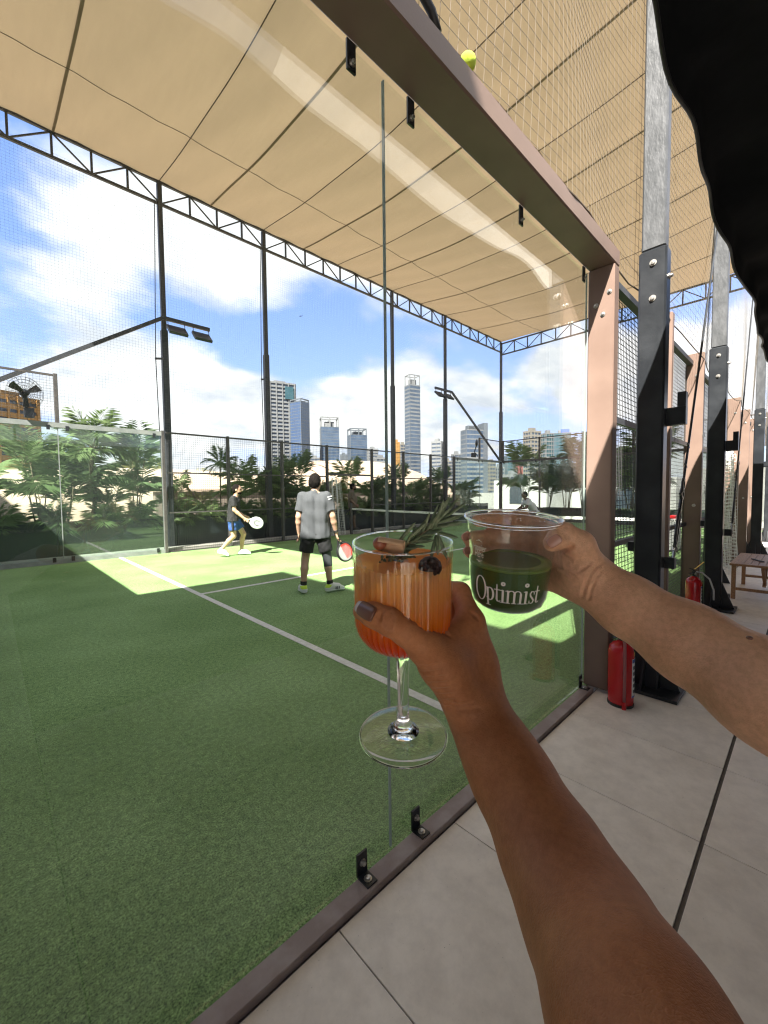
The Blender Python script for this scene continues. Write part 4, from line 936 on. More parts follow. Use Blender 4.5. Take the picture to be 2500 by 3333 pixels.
spots = [(0, 0.55, 11.35, 1.15, A_, 'leafy areca palm at the left picture edge behind the green tinted glass'),
 (2, 1.75, 11.35, 1.05, A_, 'areca palm just right of the first glass joint at left'),
 (0, 2.2, 11.5, 1.2, B_, 'dense areca palm left of the single palm tree behind the left glass'),
 (4, 2.75, 11.4, 1.12, A_, 'single stemmed palm tree with the highest crown, behind the left glass'),
 (1, 3.15, 11.45, 0.95, A_, 'areca palm right of the single palm tree behind the left glass'),
 (2, 3.7, 11.4, 1.1, B_, 'areca palm behind the right end of the left glass wall'),
 (2, 4.75, 11.4, 0.72, A_, 'short areca palm in the mesh bay left of the player in black'),
 (1, 5.3, 11.35, 0.66, 'palm_leaf_dry', 'short drying areca palm in the mesh bay left of the player in black'),
 (3, 6.0, 11.4, 1.25, B_, 'slender palm with a starry crown above the player in black'),
 (2, 6.7, 11.4, 1.0, A_, 'loose areca palm right of the player in black'),
 (0, 7.45, 11.5, 1.32, A_, 'tall areca palm beside the far roof post under the white tower'),
 (1, 8.1, 11.35, 1.15, B_, 'thick areca palm between the two players'),
 (2, 8.75, 11.4, 1.15, B_, 'thick dark areca palm behind the head of the player in grey'),
 (0, 9.5, 11.45, 0.9, A_, 'areca palm left inside the far gate opening'),
 (1, 10.35, 11.4, 0.8, 'palm_leaf_dry', 'yellowish areca palm behind the bystander at the far gate'),
 (2, 11.2, 11.45, 1.1, A_, 'areca palm just right of the far gate'),
 (0, 12.1, 11.4, 1.05, B_, 'areca palm behind the central far roof post'),
 (1, 13.0, 11.45, 1.0, A_, 'areca palm below the tall slender tower'),
 (2, 13.9, 11.4, 1.05, B_, 'areca palm left of the right floodlight post'),
 (0, 14.8, 11.45, 1.05, A_, 'areca palm right of the right floodlight post'),
 (1, 15.9, 11.4, 1.0, B_, 'bushy areca palm below the wide office tower'),
 (2, 17.0, 11.45, 1.05, B_, 'dark bushy areca palm in the distant corner bay'),
 (0, 18.2, 11.4, 1.0, B_, 'bushy areca palm near the distant corner'),
 (1, 19.2, 11.45, 0.9, A_, 'bushy areca palm at the distant corner')]
for i, (k, x, y, s, lf_, lab) in enumerate(spots): palm(k, x, y, 0.72, s*(0.82 if x < 4.5 else 0.70), i*2.1, lab, lf_)
low = [(5, 1.0, 'low palm bush at the foot of the palms, far left'), (6, 2.0, 'low palm bush at the foot of the palms, left of the single palm tree'), (5, 2.95, 'low palm bush at the foot of the single palm tree'), (6, 3.75, 'low palm bush next to the end post of the left glass'), (5, 8.35, 'low palm bush between the two players'), (6, 12.6, 'low palm bush under the central far roof post'),
       (5, 15.3, 'low palm bush under the wide office tower'), (6, 16.4, 'low palm bush in the distant mesh bay'), (5, 17.6, 'low palm bush close to the distant corner')]
low += [(6, 4.8, 'low palm bush in the mesh bay left of the player in black'), (5, 5.6, 'low palm bush right behind the player in black'), (6, 6.6, 'low palm bush just right of the player in black'), (5, 7.4, 'low palm bush at the foot of the post under the white tower'), (6, 9.3, 'low palm bush left in the far gate opening'),
        (5, 11.0, 'low palm bush at the right side of the far gate'), (6, 11.8, 'low palm bush left of the central far roof post'), (5, 13.5, 'low palm bush below the tall slender tower'), (6, 14.4, 'low palm bush beside the right floodlight post'), (5, 18.6, 'low palm bush at the end of the far planters')]
for i, (k, x, lab) in enumerate(low): palm(k, x, 11.25, 0.72, 0.72, i*1.3, lab, B_ if i % 2 else A_, 'low palm bushes', 'bush')
endp = [(2, 9.5, 1.3, A_, 'areca palm beyond the end wall right at the corner roof post'), (0, 8.3, 1.25, B_, 'areca palm beyond the end wall, closest to the distant corner'), (1, 7.4, 1.45, B_, 'dense areca palm beyond the end wall, left of the player in white'), (2, 6.5, 1.35, B_, 'areca palm beyond the end wall right behind the player in white'),
        (0, 5.3, 1.5, B_, 'areca palm beyond the end wall above the clear cup'), (1, 4.5, 1.55, A_, 'tall areca palm beyond the end wall left of the brown frame post'), (2, 3.6, 1.4, A_, 'areca palm beyond the end wall next to the brown frame post')]
for i, (k, y, s, lf_, lab) in enumerate(endp): palm(k, 21.7, y, 0.5, s, 0.7+i*1.9, lab, lf_, 'palms beyond the end wall')
for i, (x, y, z, s, lab) in enumerate(((7.0, 24.5, 1.6, 2.3, 'sunlit feathery palm bush rising behind the shell roof at left'), (10.4, 25.5, 1.3, 2.0, 'smaller sunlit palm bush behind the shell roof'), (2.6, 20.5, 1.9, 2.2, 'pale sunlit palm bush behind the single palm tree'))):
    palm(5+i % 2, x, y, z, s, i*1.1, lab, 'palm_leaf_dry', 'palm bushes behind the shell roof', 'bush')
# clipped round shrub seen through the near mesh
rs = thing('round_shrub', (22.5, 2.2, 0), 'dark clipped oval shrub seen through the near mesh', 'shrub')
mb = MB(); rg = random.Random(3)
for i in range(2600):
    a = rg.uniform(0, 2*PI); u = rg.uniform(-1, 1); rr = rg.uniform(0.86, 1.03)
    c = np.array((22.5+0.85*rr*math.cos(a)*math.sqrt(1-u*u), 1.15+0.85*rr*math.sin(a)*math.sqrt(1-u*u), 1.45+1.15*rr*u)); v = np.array([rg.gauss(0, 1) for _ in range(3)]); v /= np.linalg.norm(v); q = np.cross(v, (0.3, 0.5, 0.8)); q /= np.linalg.norm(q)
    mb.add([c-v*0.05, c+q*0.03, c+v*0.05, c-q*0.03], [(0, 1, 2, 3)])
tag(mb.build('foliage', 'leaf_round', rs), kind='stuff'); MB().sphere((22.5, 1.15, 1.45), 1, 16, 10, (0.74, 0.74, 1.0)).build('inner_mass', 'leaf_round', rs, True)
MB().tube([(22.5, 1.15, 0), (22.5, 1.15, 0.6)], 0.06, 8).build('trunk', 'palm_stem', rs)

# ================================================================== SKYLINE
mat('tower_white', (0.1361, 0.1402, 0.1469), 0.7, col2=(0.1609, 0.1634, 0.165), scale=0.05)
mat('tower_cream', (0.1485, 0.1361, 0.1155), 0.7, col2=(0.1691, 0.1568, 0.1361), scale=0.05)
mat('tower_grey', (0.07293, 0.08408, 0.09867), 0.6, col2=(0.09009, 0.1012, 0.1158), scale=0.05)
mat('tower_orange', (0.2231, 0.1115, 0.02574), 0.7, col2=(0.2574, 0.1373, 0.03861), scale=0.05)
mat('tower_red', (0.198, 0.0528, 0.0462), 0.7)
mat('tower_core', (0.02851, 0.03985, 0.06336), 0.5, col2=(0.05544, 0.0745, 0.1089), scale=0.09)
mat('tower_blue', (0.03089, 0.05821, 0.1336), 0.42, col2=(0.05792, 0.09979, 0.193), scale=0.03, spec=0.15, stretch=(1, 1, 0.25))
mat('tower_steelblue', (0.02772, 0.04752, 0.08415), 0.42, col2=(0.06237, 0.09207, 0.1431), scale=0.06, spec=0.15)
mat('tower_teal', (0.02317, 0.06237, 0.07722), 0.42, col2=(0.04633, 0.09425, 0.1158), scale=0.06, spec=0.15)
def tower(x0, x1, ytop, d, lab, style='balcony', body='tower_core', trim='tower_white', yaw=0.45, dr=0.75, crown=None, fl=5.0, piers=4, kindname='tower', fh=0.42, name='tower_block'):
    wpx = (x1-x0)/FPX*d; c = at((x0+x1)/2, 1600, d); top = at((x0+x1)/2, ytop, d)[2]
    ang = math.atan2(_r[1], _r[0])+yaw
    w_ = wpx/(math.cos(yaw)+dr*abs(math.sin(yaw))); dp = w_*dr
    t = thing(name, (0, 0, 0), lab, kindname)
    H = top+0.25; hx, hy = w_/2, dp/2; ch = 0
    if crown: ch = crown*H
    MB().box(-hx, hx, -hy, hy, 0, H-ch).build('body', body, t)
    nf = int((H-ch)/fl); mb = MB()
    if style == 'balcony':
        for i in range(1, nf+1):
            z = (H-ch)*i/nf; o = 0.03*w_; mb.box(-hx-o, hx+o, -hy-o, hy+o, z-fl*fh, z)
        tag(mb.build('floor_bands', trim, t), kind='stuff')
        mb = MB()
        for i in range(piers):
            x = -hx*0.96+1.92*hx*i/(piers-1); y = -hy*0.95+1.9*hy*i/(piers-1)
            for s_ in (-1, 1):
                a, b = sorted((s_*hy, s_*(hy+0.05*w_))); mb.box(x-w_*0.018, x+w_*0.018, a, b, 0, H-ch)
                a, b = sorted((s_*hx, s_*(hx+0.05*w_))); mb.box(a, b, y-dp*0.022, y+dp*0.022, 0, H-ch-0.01)
        tag(mb.build('piers', trim, t), kind='stuff')
    else:
        for i in range(1, nf+1):
            z = (H-ch)*i/nf; mb.box(-hx-0.12, hx+0.12, -hy-0.12, hy+0.12, z-fl*(0.16 if style == 'glass' else 0.36+0.14*math.sin(i*12.9)), z)
        tag(mb.build('floor_bands', trim if style == 'ribbon' else 'tower_grey', t), kind='stuff')
        mb = MB()
        for i in range(13):
            x = (-hx+2*hx*i/12)*0.99; y = (-hy+2*hy*i/12)*0.99; m_ = 0.35 if i in (0, 12) else 0.13
            for s_ in (-1, 1):
                a, b = sorted((s_*hy, s_*(hy+0.25))); mb.box(x-m_, x+m_, a, b, 0, H-ch)
                a, b = sorted((s_*hx, s_*(hx+0.25))); mb.box(a, b, y-m_, y+m_, 0, H-ch-0.01)
        tag(mb.build('mullions', 'tower_grey', t), kind='stuff')
    if crown:
        mb = MB(); q = 0.06*w_
        for x in (-hx, 0-q/2, hx-q):
            for y in (-hy, hy-q): mb.box(x, x+q, y, y+q, H-ch, H-q)
        mb.box(-hx, hx, -hy, -hy+q, H-q, H).box(-hx, hx, hy-q, hy, H-q, H-0.01).box(-hx, -hx+q, -hy+q, hy-q, H-q, H-0.02).box(hx-q, hx, -hy+q, hy-q, H-q, H-0.03)
        mb.box(-hx*0.55, hx*0.5, -hy*0.5, hy*0.5, H-ch, H-ch*0.45).build('crown', 'tower_grey' if trim != 'tower_white' else trim, t)
    else:
        MB().box(-hx*0.5, hx*0.4, -hy*0.4, hy*0.5, H, H+4).build('roof_plant', trim, t)
    t.location = (c[0], c[1], -0.25); t.rotation_euler = (0, 0, ang)
    return t, w_, dp, H
t, w_, dp, H = tower(868, 968, 1256, 620, 'tall white apartment tower with rows of balconies, tallest on the left', yaw=0.5, piers=5, fl=5.4, fh=0.46)
MB().box(w_*0.1, w_*0.42, -dp*0.62, -dp*0.3, H-24, H-6).build('upper_glazing', 'tower_teal', t, local=True)
tower(950, 1011, 1305, 560, 'blue glass tower right beside the white apartment tower', 'glass', 'tower_blue', 'tower_grey', yaw=-0.6, crown=0.03, fl=4)
tower(1042, 1108, 1362, 700, 'blue grey glass tower with an open square crown', 'glass', 'tower_steelblue', 'tower_white', yaw=0.25, crown=0.13)
tower(1132, 1197, 1398, 800, 'hazy glass tower with an open crown, left of the central post', 'glass', 'tower_steelblue', 'tower_grey', yaw=0.35, crown=0.10)
tower(1320, 1369, 1228, 640, 'tall slender dark glass tower standing alone in the middle', 'ribbon', 'tower_steelblue', 'tower_white', yaw=0.5, dr=0.8, crown=0.085, fl=5.5)
tower(1283, 1302, 1440, 640, 'narrow orange tower behind the central post', 'balcony', 'tower_orange', 'tower_orange', yaw=0.3, piers=3)
tower(1299, 1324, 1447, 720, 'narrow cream tower right of the orange tower', 'balcony', 'tower_core', 'tower_cream', yaw=0.4, piers=3)
tower(1405, 1443, 1438, 600, 'white tower left of the right floodlight post', 'balcony', 'tower_core', 'tower_white', yaw=-0.4, piers=3, fh=0.6)
tower(1470, 1502, 1478, 640, 'pale stepped apartment block left of the wide office tower', 'balcony', 'tower_core', 'tower_white', yaw=0.4, piers=3, fh=0.5)
t, w_, dp, H = tower(1502, 1572, 1402, 480, 'wide office tower with horizontal blue and white bands', 'ribbon', 'tower_steelblue', 'tower_white', yaw=0.3, dr=0.6)
MB().box(w_*0.5+0.3, w_*0.5+5.5, -dp*0.5, dp*0.55, 0, H+8).build('side_core', 'tower_grey', t, local=True); MB().box(-w_*0.3, w_*0.3, -dp*0.2, dp*0.3, H, H+5).build('roof_plant', 'tower_grey', t, local=True)
tower(1705, 1757, 1405, 520, 'cream apartment tower with deep balconies on the right', 'balcony', 'tower_core', 'tower_cream', yaw=0.45, piers=4, fh=0.5)
t, w_, dp, H = tower(1763, 1800, 1412, 560, 'pale green banded block joined to the left of the teal glass tower', 'balcony', 'tower_teal', 'tower_white', yaw=0.3, piers=4, fh=0.35)
t, w_, dp, H = tower(1798, 1858, 1412, 545, 'teal glass office tower at the right', 'glass', 'tower_teal', 'tower_white', yaw=-0.35)
MB().box(-w_*0.1, w_*0.4, -dp*0.5, -dp*0.45, H+0.2, H+4.5).build('roof_sign', 'label_blue', t, local=True)
tower(1640, 1682, 1485, 700, 'low dark glass block near the corner post', 'glass', 'tower_teal', 'tower_grey', yaw=0.2)
tower(1680, 1703, 1503, 640, 'small red block left of the cream apartment tower', 'balcony', 'tower_red', 'tower_red', yaw=0.2, piers=3)
tower(1586, 1612, 1505, 560, 'pale apartment block just left of the corner post', 'balcony', 'tower_core', 'tower_cream', yaw=0.35, piers=3, fh=0.55)
tower(1610, 1640, 1520, 600, 'low white block behind the corner post', 'balcony', 'tower_core', 'tower_white', yaw=0.3, piers=3, fh=0.55)
tower(1640, 1700, 1545, 420, 'low white housing block above the arched building', 'balcony', 'tower_core', 'tower_white', yaw=0.3, piers=5, fh=0.55)
tower(1860, 1925, 1510, 600, 'white housing block beside the brown frame post', 'balcony', 'tower_core', 'tower_white', yaw=0.3, piers=5, fh=0.5)
tower(1108, 1134, 1480, 900, 'distant grey block between the two crowned towers', 'glass', 'tower_grey', 'tower_grey', yaw=0.2)
tower(1196, 1232, 1462, 760, 'distant low pale block left of the central post', 'balcony', 'tower_core', 'tower_white', yaw=0.3, piers=4, fh=0.55)
tower(1216, 1262, 1490, 620, 'white terraced block behind the central post', 'balcony', 'tower_core', 'tower_white', yaw=0.35, piers=4, fh=0.6)
tower(1445, 1470, 1500, 700, 'low pale block beside the right floodlight post', 'balcony', 'tower_core', 'tower_cream', yaw=0.2, piers=3, fh=0.55)
tower(1010, 1044, 1490, 760, 'low white block between the blue tower and the crowned tower', 'balcony', 'tower_core', 'tower_white', yaw=0.2, piers=3, fh=0.55)
t, w_, dp, H = tower(-60, 118, 1300, 260, 'ochre building with dark window bands behind the wall fan', 'balcony', 'tower_core', 'tower_orange', yaw=-0.4, piers=5, fh=0.62, fl=5)
tower(1930, 1990, 1490, 700, 'pale block mostly hidden behind the brown frame post', 'balcony', 'tower_core', 'tower_cream', yaw=0.3, piers=3)
tower(2020, 2062, 1510, 520, 'white housing block seen through the near mesh', 'balcony', 'tower_core', 'tower_white', yaw=0.3, piers=3, fh=0.6)
# bird
bd = at(980, 1028, 60)
mb = MB().add([bd+_R*a+_U*b+_f*c for a, b, c in ((-0.32, -0.10, 0), (-0.14, 0.03, 0.05), (0, -0.02, 0), (0.16, 0.06, 0.05), (0.34, 0.10, 0), (0.12, 0.0, 0.12), (-0.1, -0.05, 0.12))], [(0, 1, 6), (1, 2, 6), (2, 3, 5), (3, 4, 5), (2, 5, 6)])
mb.tube([bd-_f*0.15, bd-_f*0.02, bd+_f*0.2], [0.02, 0.05, 0.01], 6)
tag(mb.build('bird', 'rubber'), 'small dark bird gliding in front of the cloud', 'bird')

# ================================================================== PEOPLE
mat('skin_light', (0.46, 0.27, 0.18), 0.5, col2=(0.52, 0.32, 0.22), scale=14)
mat('skin_tan', (0.34, 0.19, 0.12), 0.5, col2=(0.40, 0.235, 0.155), scale=14)
mat('skin_brown', (0.13, 0.07, 0.045), 0.5, col2=(0.16, 0.09, 0.06), scale=14)
mat('hair', (0.008, 0.007, 0.006), 0.8, spec=0.05, col2=(0.016, 0.013, 0.012), scale=60, bump=0.6, bscale=120)
mat('tee_grey', (0.062, 0.066, 0.072), 0.9, col2=(0.07, 0.074, 0.08), scale=90, bump=0.15, bscale=300)
mat('tee_black', (0.012, 0.012, 0.013), 0.85, col2=(0.02, 0.02, 0.021), scale=30)
mat('tee_tan', (0.13, 0.10, 0.075), 0.9)
mat('tee_white', (0.62, 0.62, 0.63), 0.9)
mat('shorts_black', (0.010, 0.010, 0.011), 0.8)
mat('shorts_blue', (0.025, 0.07, 0.24), 0.75, col2=(0.035, 0.09, 0.28), scale=20)
mat('tight_grey', (0.05, 0.055, 0.06), 0.7)
mat('shoe_white', (0.66, 0.66, 0.65), 0.6)
mat('shoe_lime', (0.5, 0.72, 0.04), 0.5)
mat('sole', (0.7, 0.7, 0.7), 0.6)
mat('bat_red', (0.6, 0.05, 0.04), 0.35)
mat('bat_white', (0.36, 0.38, 0.36), 0.4)

def person(base, face, J, look, label, res=0.010):
    """J: joints as (forward, left, up) metres from base; look: materials and switches. Body is one surface, clothes are children."""
    F = np.array((math.cos(face), math.sin(face), 0.0)); Lf = np.array((-F[1], F[0], 0.0)); Z = np.array((0, 0, 1.0)); B0 = np.array(base, float)
    W = lambda p: B0 + F*p[0] + Lf*p[1] + Z*p[2]
    J = {k: W(v) for k, v in J.items()}
    allp = np.array(list(J.values())); lo = allp.min(0)-0.24; hi = allp.max(0)+0.24; lo[2] = B0[2]-0.02
    root = thing('person', tuple(B0), label, 'person')
    yaw_h = look.get('head_yaw', 0.0); hF = F*math.cos(yaw_h)+Lf*math.sin(yaw_h); hL = np.cross(Z, hF)
    head = J['head']; hA = np.array((hF, hL, Z))
    b = SDF(lo, hi, res)
    sh = {'l': J['shL'], 'r': J['shR']}; hp = {'l': J['hipL'], 'r': J['hipR']}
    chest = (J['shL']+J['shR'])/2; pel = (J['hipL']+J['hipR'])/2; mid = chest*0.45+pel*0.55; acr = (J['shL']-J['shR']); acr /= np.linalg.norm(acr)
    b.cone(J['shL']-acr*0.03, 0.058, J['shR']+acr*0.03, 0.058, 0.03)
    for s_ in (1, -1):
        b.cone(chest+acr*0.085*s_-Z*0.08, 0.105, mid+acr*0.065*s_, 0.10, 0.05); b.cone(mid+acr*0.065*s_, 0.10, pel+acr*0.075*s_+Z*0.02, 0.105, 0.05)
    b.cone(chest-Z*0.02, 0.07, head-Z*0.10-hF*0.015, 0.052, 0.03)
    b.ell(head+Z*0.02, 0.098, 0.078, 0.112, hA, 0.02); b.ell(head-Z*0.055+hF*0.03, 0.062, 0.056, 0.058, hA, 0.03)
    b.cone(head+hF*0.092+Z*0.012, 0.009, head+hF*0.112-Z*0.022, 0.013, 0.012)               # nose
    for s_ in (1, -1):
        b.ell(head+hL*0.080*s_-hF*0.008-Z*0.005, 0.022, 0.010, 0.032, hA, 0.006)             # ears
        b.ell(head+hF*0.092+hL*0.033*s_+Z*0.012, 0.014, 0.018, 0.011, hA, 0.008, op='cut')   # eye sockets
        b.cone(head+hF*0.088+hL*0.012*s_+Z*0.034, 0.008, head+hF*0.080+hL*0.052*s_+Z*0.034, 0.006, 0.012)
    b.cone(head+hF*0.084+hL*0.022-Z*0.055, 0.007, head+hF*0.084-hL*0.022-Z*0.055, 0.007, 0.01)  # lips
    for s_, k in ((1, 'L'), (-1, 'R')):
        S, E, H_ = J['sh'+k], J['el'+k], J['ha'+k]
        b.cone(S, 0.056, E, 0.041, 0.02); fm = E+(H_-E)*0.35; b.cone(E, 0.041, fm, 0.043, 0.015); b.cone(fm, 0.043, H_, 0.027, 0.015)
        d = J.get('kn_dir'+k); d = (H_-E)/np.linalg.norm(H_-E) if d is None else d-H_
        d = d/np.linalg.norm(d); sd_ = np.cross(d, F); sd_ = sd_/(np.linalg.norm(sd_)+1e-9); pn_ = np.cross(sd_, d)
        b.cone(H_+d*0.01, 0.027, H_+d*0.065, 0.033, 0.015, sq=(sd_ if look.get('flat', 0) else sd_, 0.6))
        for q_, (o_, l_) in enumerate(((-0.028, 0.066), (-0.010, 0.076), (0.009, 0.070), (0.027, 0.054))):
            a0 = H_+d*0.08+pn_*o_; a1 = a0+d*l_*0.55-sd_*0.012*s_; a2 = a1+d*l_*0.25-sd_*0.03*s_; b.cone(a0, 0.0095, a1, 0.009, 0.006); b.cone(a1, 0.009, a2, 0.0085, 0.004)
        a0 = H_+d*0.03-pn_*0.03; b.cone(a0, 0.011, a0+d*0.045-pn_*0.022-sd_*0.012*s_, 0.009, 0.008)
        hpj, kn, an = J['hip'+k], J['kn'+k], J['an'+k]
        b.cone(hpj, 0.088, kn, 0.057, 0.03); cf = kn+(an-kn)*0.32-F*0.018; b.cone(kn, 0.055, cf, 0.057, 0.02); b.cone(cf, 0.056, an, 0.036, 0.02)
        b.cone(an, 0.037, J['to'+k], 0.030, 0.02)
    body = link('body', b.mesh('body'), look['skin'], root)
    # eyes
    for s_ in (1, -1): MB().sphere(head+hF*0.083+hL*0.033*s_+Z*0.013, 0.0115, 10, 8).build('eye', 'rubber', root, True)
    # hair
    h = SDF(head-0.2, head+0.2, 0.007)
    h.ell(head+Z*0.030-hF*0.012, 0.100, 0.083, 0.111, hA, 0.0, plane=[(head+hF*0.068+Z*0.02, hF*0.8-Z*0.55)])
    h.ell(head-Z*0.005-hF*0.045, 0.060, 0.080, 0.075, hA, 0.02)
    if look.get('beard'): h.ell(head-Z*0.062+hF*0.035, 0.066, 0.062, 0.050, hA, 0.01, plane=[(head-Z*0.045, Z)])
    h.wrinkle(0.006, 160, 3).wrinkle(0.004, 420, 8)
    link('hair', h.mesh('hair'), 'hair', root)
    # shirt
    t = SDF(lo, hi, res); hem = J['hem']; up_ = look.get('tilt', Z)
    t.cone(J['shL']-acr*0.03, 0.066, J['shR']+acr*0.03, 0.066, 0.03)
    cut = [(hem, -Z)]
    for s_ in (1, -1):
        t.cone(chest+acr*0.088*s_-Z*0.08, 0.118, mid+acr*0.075*s_, 0.116, 0.05); t.cone(mid+acr*0.075*s_, 0.118, pel+acr*0.088*s_-Z*0.06, 0.134, 0.05, plane=cut)
    if look.get('belly'): t.ell(mid+F*0.09, 0.12, 0.13, 0.17, hA, 0.06)
    t.cone(chest-Z*0.02, 0.078, chest+Z*0.045, 0.066, 0.02)
    for k in ('L', 'R'):
        S, E = J['sh'+k], J['el'+k]; e_ = S+(E-S)*look.get('sleeve', 0.72); t.cone(S, 0.070, e_+(E-S)*0.1, 0.070, 0.03, plane=[(e_, E-S)])
    t.cone(chest+Z*0.03, 0.058, head, 0.058, 0.01, op='cut')
    t.wrinkle(0.007, 22, 11, (1, 1, 0.55)).wrinkle(0.003, 70, 4, (1, 1, 0.5))
    tee = link('shirt', t.mesh('shirt'), look['tee'], root)
    if look.get('tee_marks'):
        q_ = SDF(lo, hi, 0.007); e_ = J['shR']+(J['elR']-J['shR'])*0.38
        for kk in ('R',):
            dS = J['el'+kk]-J['sh'+kk]; S = J['sh'+kk]
            for i in range(3): q_.cone(S, 0.077, J['el'+kk], 0.077, 0, plane=[(S+dS*(0.04+0.11*i), -dS), (S+dS*(0.10+0.11*i), dS), (S-F*0.0+Z*0.0, F*0.55-Z*0.8)])
        link('sleeve_print', q_.mesh('sleeve_print'), 'tee_white', tee)
    # shorts
    p = SDF(lo, hi, res)
    p.cone(pel+acr*0.065+Z*0.07, 0.100, pel-acr*0.065+Z*0.07, 0.100, 0.03); p.cone(pel+acr*0.07-Z*0.03, 0.112, pel-acr*0.07-Z*0.03, 0.112, 0.04)
    for k in ('L', 'R'):
        a, c = J['hip'+k], J['kn'+k]; e_ = a+(c-a)*look.get('short', 0.78); p.cone(a, 0.108, e_+(c-a)*0.15, 0.098, 0.03, plane=[(e_, c-a)])
    p.wrinkle(0.008, 30, 5, (1, 1, 0.6))
    so = link('shorts', p.mesh('shorts'), look['shorts'], root)
    if look.get('stripe'):
        for k in ('L', 'R'):
            a, c = J['hip'+k], J['kn'+k]; q_ = SDF(lo, hi, 0.010)
            o_ = acr*(1 if k == 'L' else -1)*0.1+F*0.01; q_.cone(a+o_+Z*0.06, 0.026, a+(c-a)*0.66+o_, 0.026, 0, plane=[(a+(c-a)*0.7, c-a)])
            link('side_stripe', q_.mesh('side_stripe'), 'shorts_black', so)
    if look.get('tight'):
        q_ = SDF(lo, hi, 0.009); a, c, e_ = J['hipR'], J['knR'], J['anR']; cf = c+(e_-c)*0.3-F*0.018
        q_.cone(a+(c-a)*0.5, 0.080, c, 0.064, 0.01); q_.cone(c, 0.063, cf, 0.064, 0.02, plane=[(c+(e_-c)*0.28, e_-c)])
        link('leg_sleeve', q_.mesh('leg_sleeve'), 'tight_grey', root)
    # socks and shoes
    for k in ('L', 'R'):
        a, to = J['an'+k], J['to'+k]; fd = to-a; fd[2] = 0; fd /= np.linalg.norm(fd); pitch = J.get('pitch'+k, None)
        ln = to-a; u_ = ln/np.linalg.norm(ln)
        if look.get('sock'):
            q_ = SDF(a-0.2, a+0.25, 0.008); q_.cone(a-Z*0.02, 0.045, J['kn'+k]*0.2+a*0.8+Z*0.01, 0.048, 0, plane=[(a+(J['kn'+k]-a)*0.22, J['kn'+k]-a)])
            link('sock', q_.mesh('sock'), look['sock'], root)
        q_ = SDF(a-0.25, a+0.32, 0.007)
        heel = a-fd*0.035-Z*0.045; ball = to-u_*0.07; tip = to+u_*0.01
        q_.cone(heel+Z*0.02, 0.044, a+Z*0.0, 0.050, 0.02); q_.cone(heel+Z*0.012, 0.042, ball+Z*0.008, 0.047, 0.025, sq=(np.cross(fd, Z), 1.0)); q_.cone(ball+Z*0.005, 0.046, tip, 0.034, 0.02); q_.cone(a+Z*0.01+fd*0.01, 0.048, ball+Z*0.02, 0.036, 0.02)
        nrm = np.cross(np.cross(u_, Z), u_); low = np.array(ball)-Z*0.034
        sho = link('shoe', q_.mesh('shoe'), look['shoe'], root)
        q_ = SDF(a-0.25, a+0.32, 0.007)
        q_.cone(heel-Z*0.012, 0.047, ball-Z*0.020, 0.051, 0.01, sq=(Z, 0.45)); q_.cone(ball-Z*0.020, 0.051, tip-Z*0.012, 0.038, 0.01, sq=(Z, 0.5))
        link('sole', q_.mesh('sole'), 'sole', sho)
        if look.get('shoe2'):
            q_ = SDF(a-0.25, a+0.32, 0.007); q_.cone(heel+Z*0.025, 0.0475, a+Z*0.012, 0.0525, 0.01, plane=[(a+Z*0.03, Z), (a+fd*0.02, fd)]); link('heel_counter', q_.mesh('heel_counter'), look['shoe2'], sho)
            for i in range(3): c_ = ball-fd*(0.06-0.028*i)+Z*0.01; MB().bar(c_+np.cross(fd, Z)*0.044+Z*0.015, c_+np.cross(fd, Z)*0.049-Z*0.025, 0.012, 0.012).build('shoe_stripe', 'tight_grey', sho)
    for k in look.get('bands', ''):
        a = J['ha'+k]; d = J['el'+k]-a; d /= np.linalg.norm(d)
        for o_ in (0.03, 0.05): MB().tube([a+d*o_+0.034*(math.cos(q)*np.cross(d, F)+math.sin(q)*np.cross(d, np.cross(d, F))) for q in np.linspace(0, 2*PI, 17)[:-1]], 0.006, 6, closed=True).build('wristband', 'rubber', root, True)
    return root, J, (F, Lf, Z)

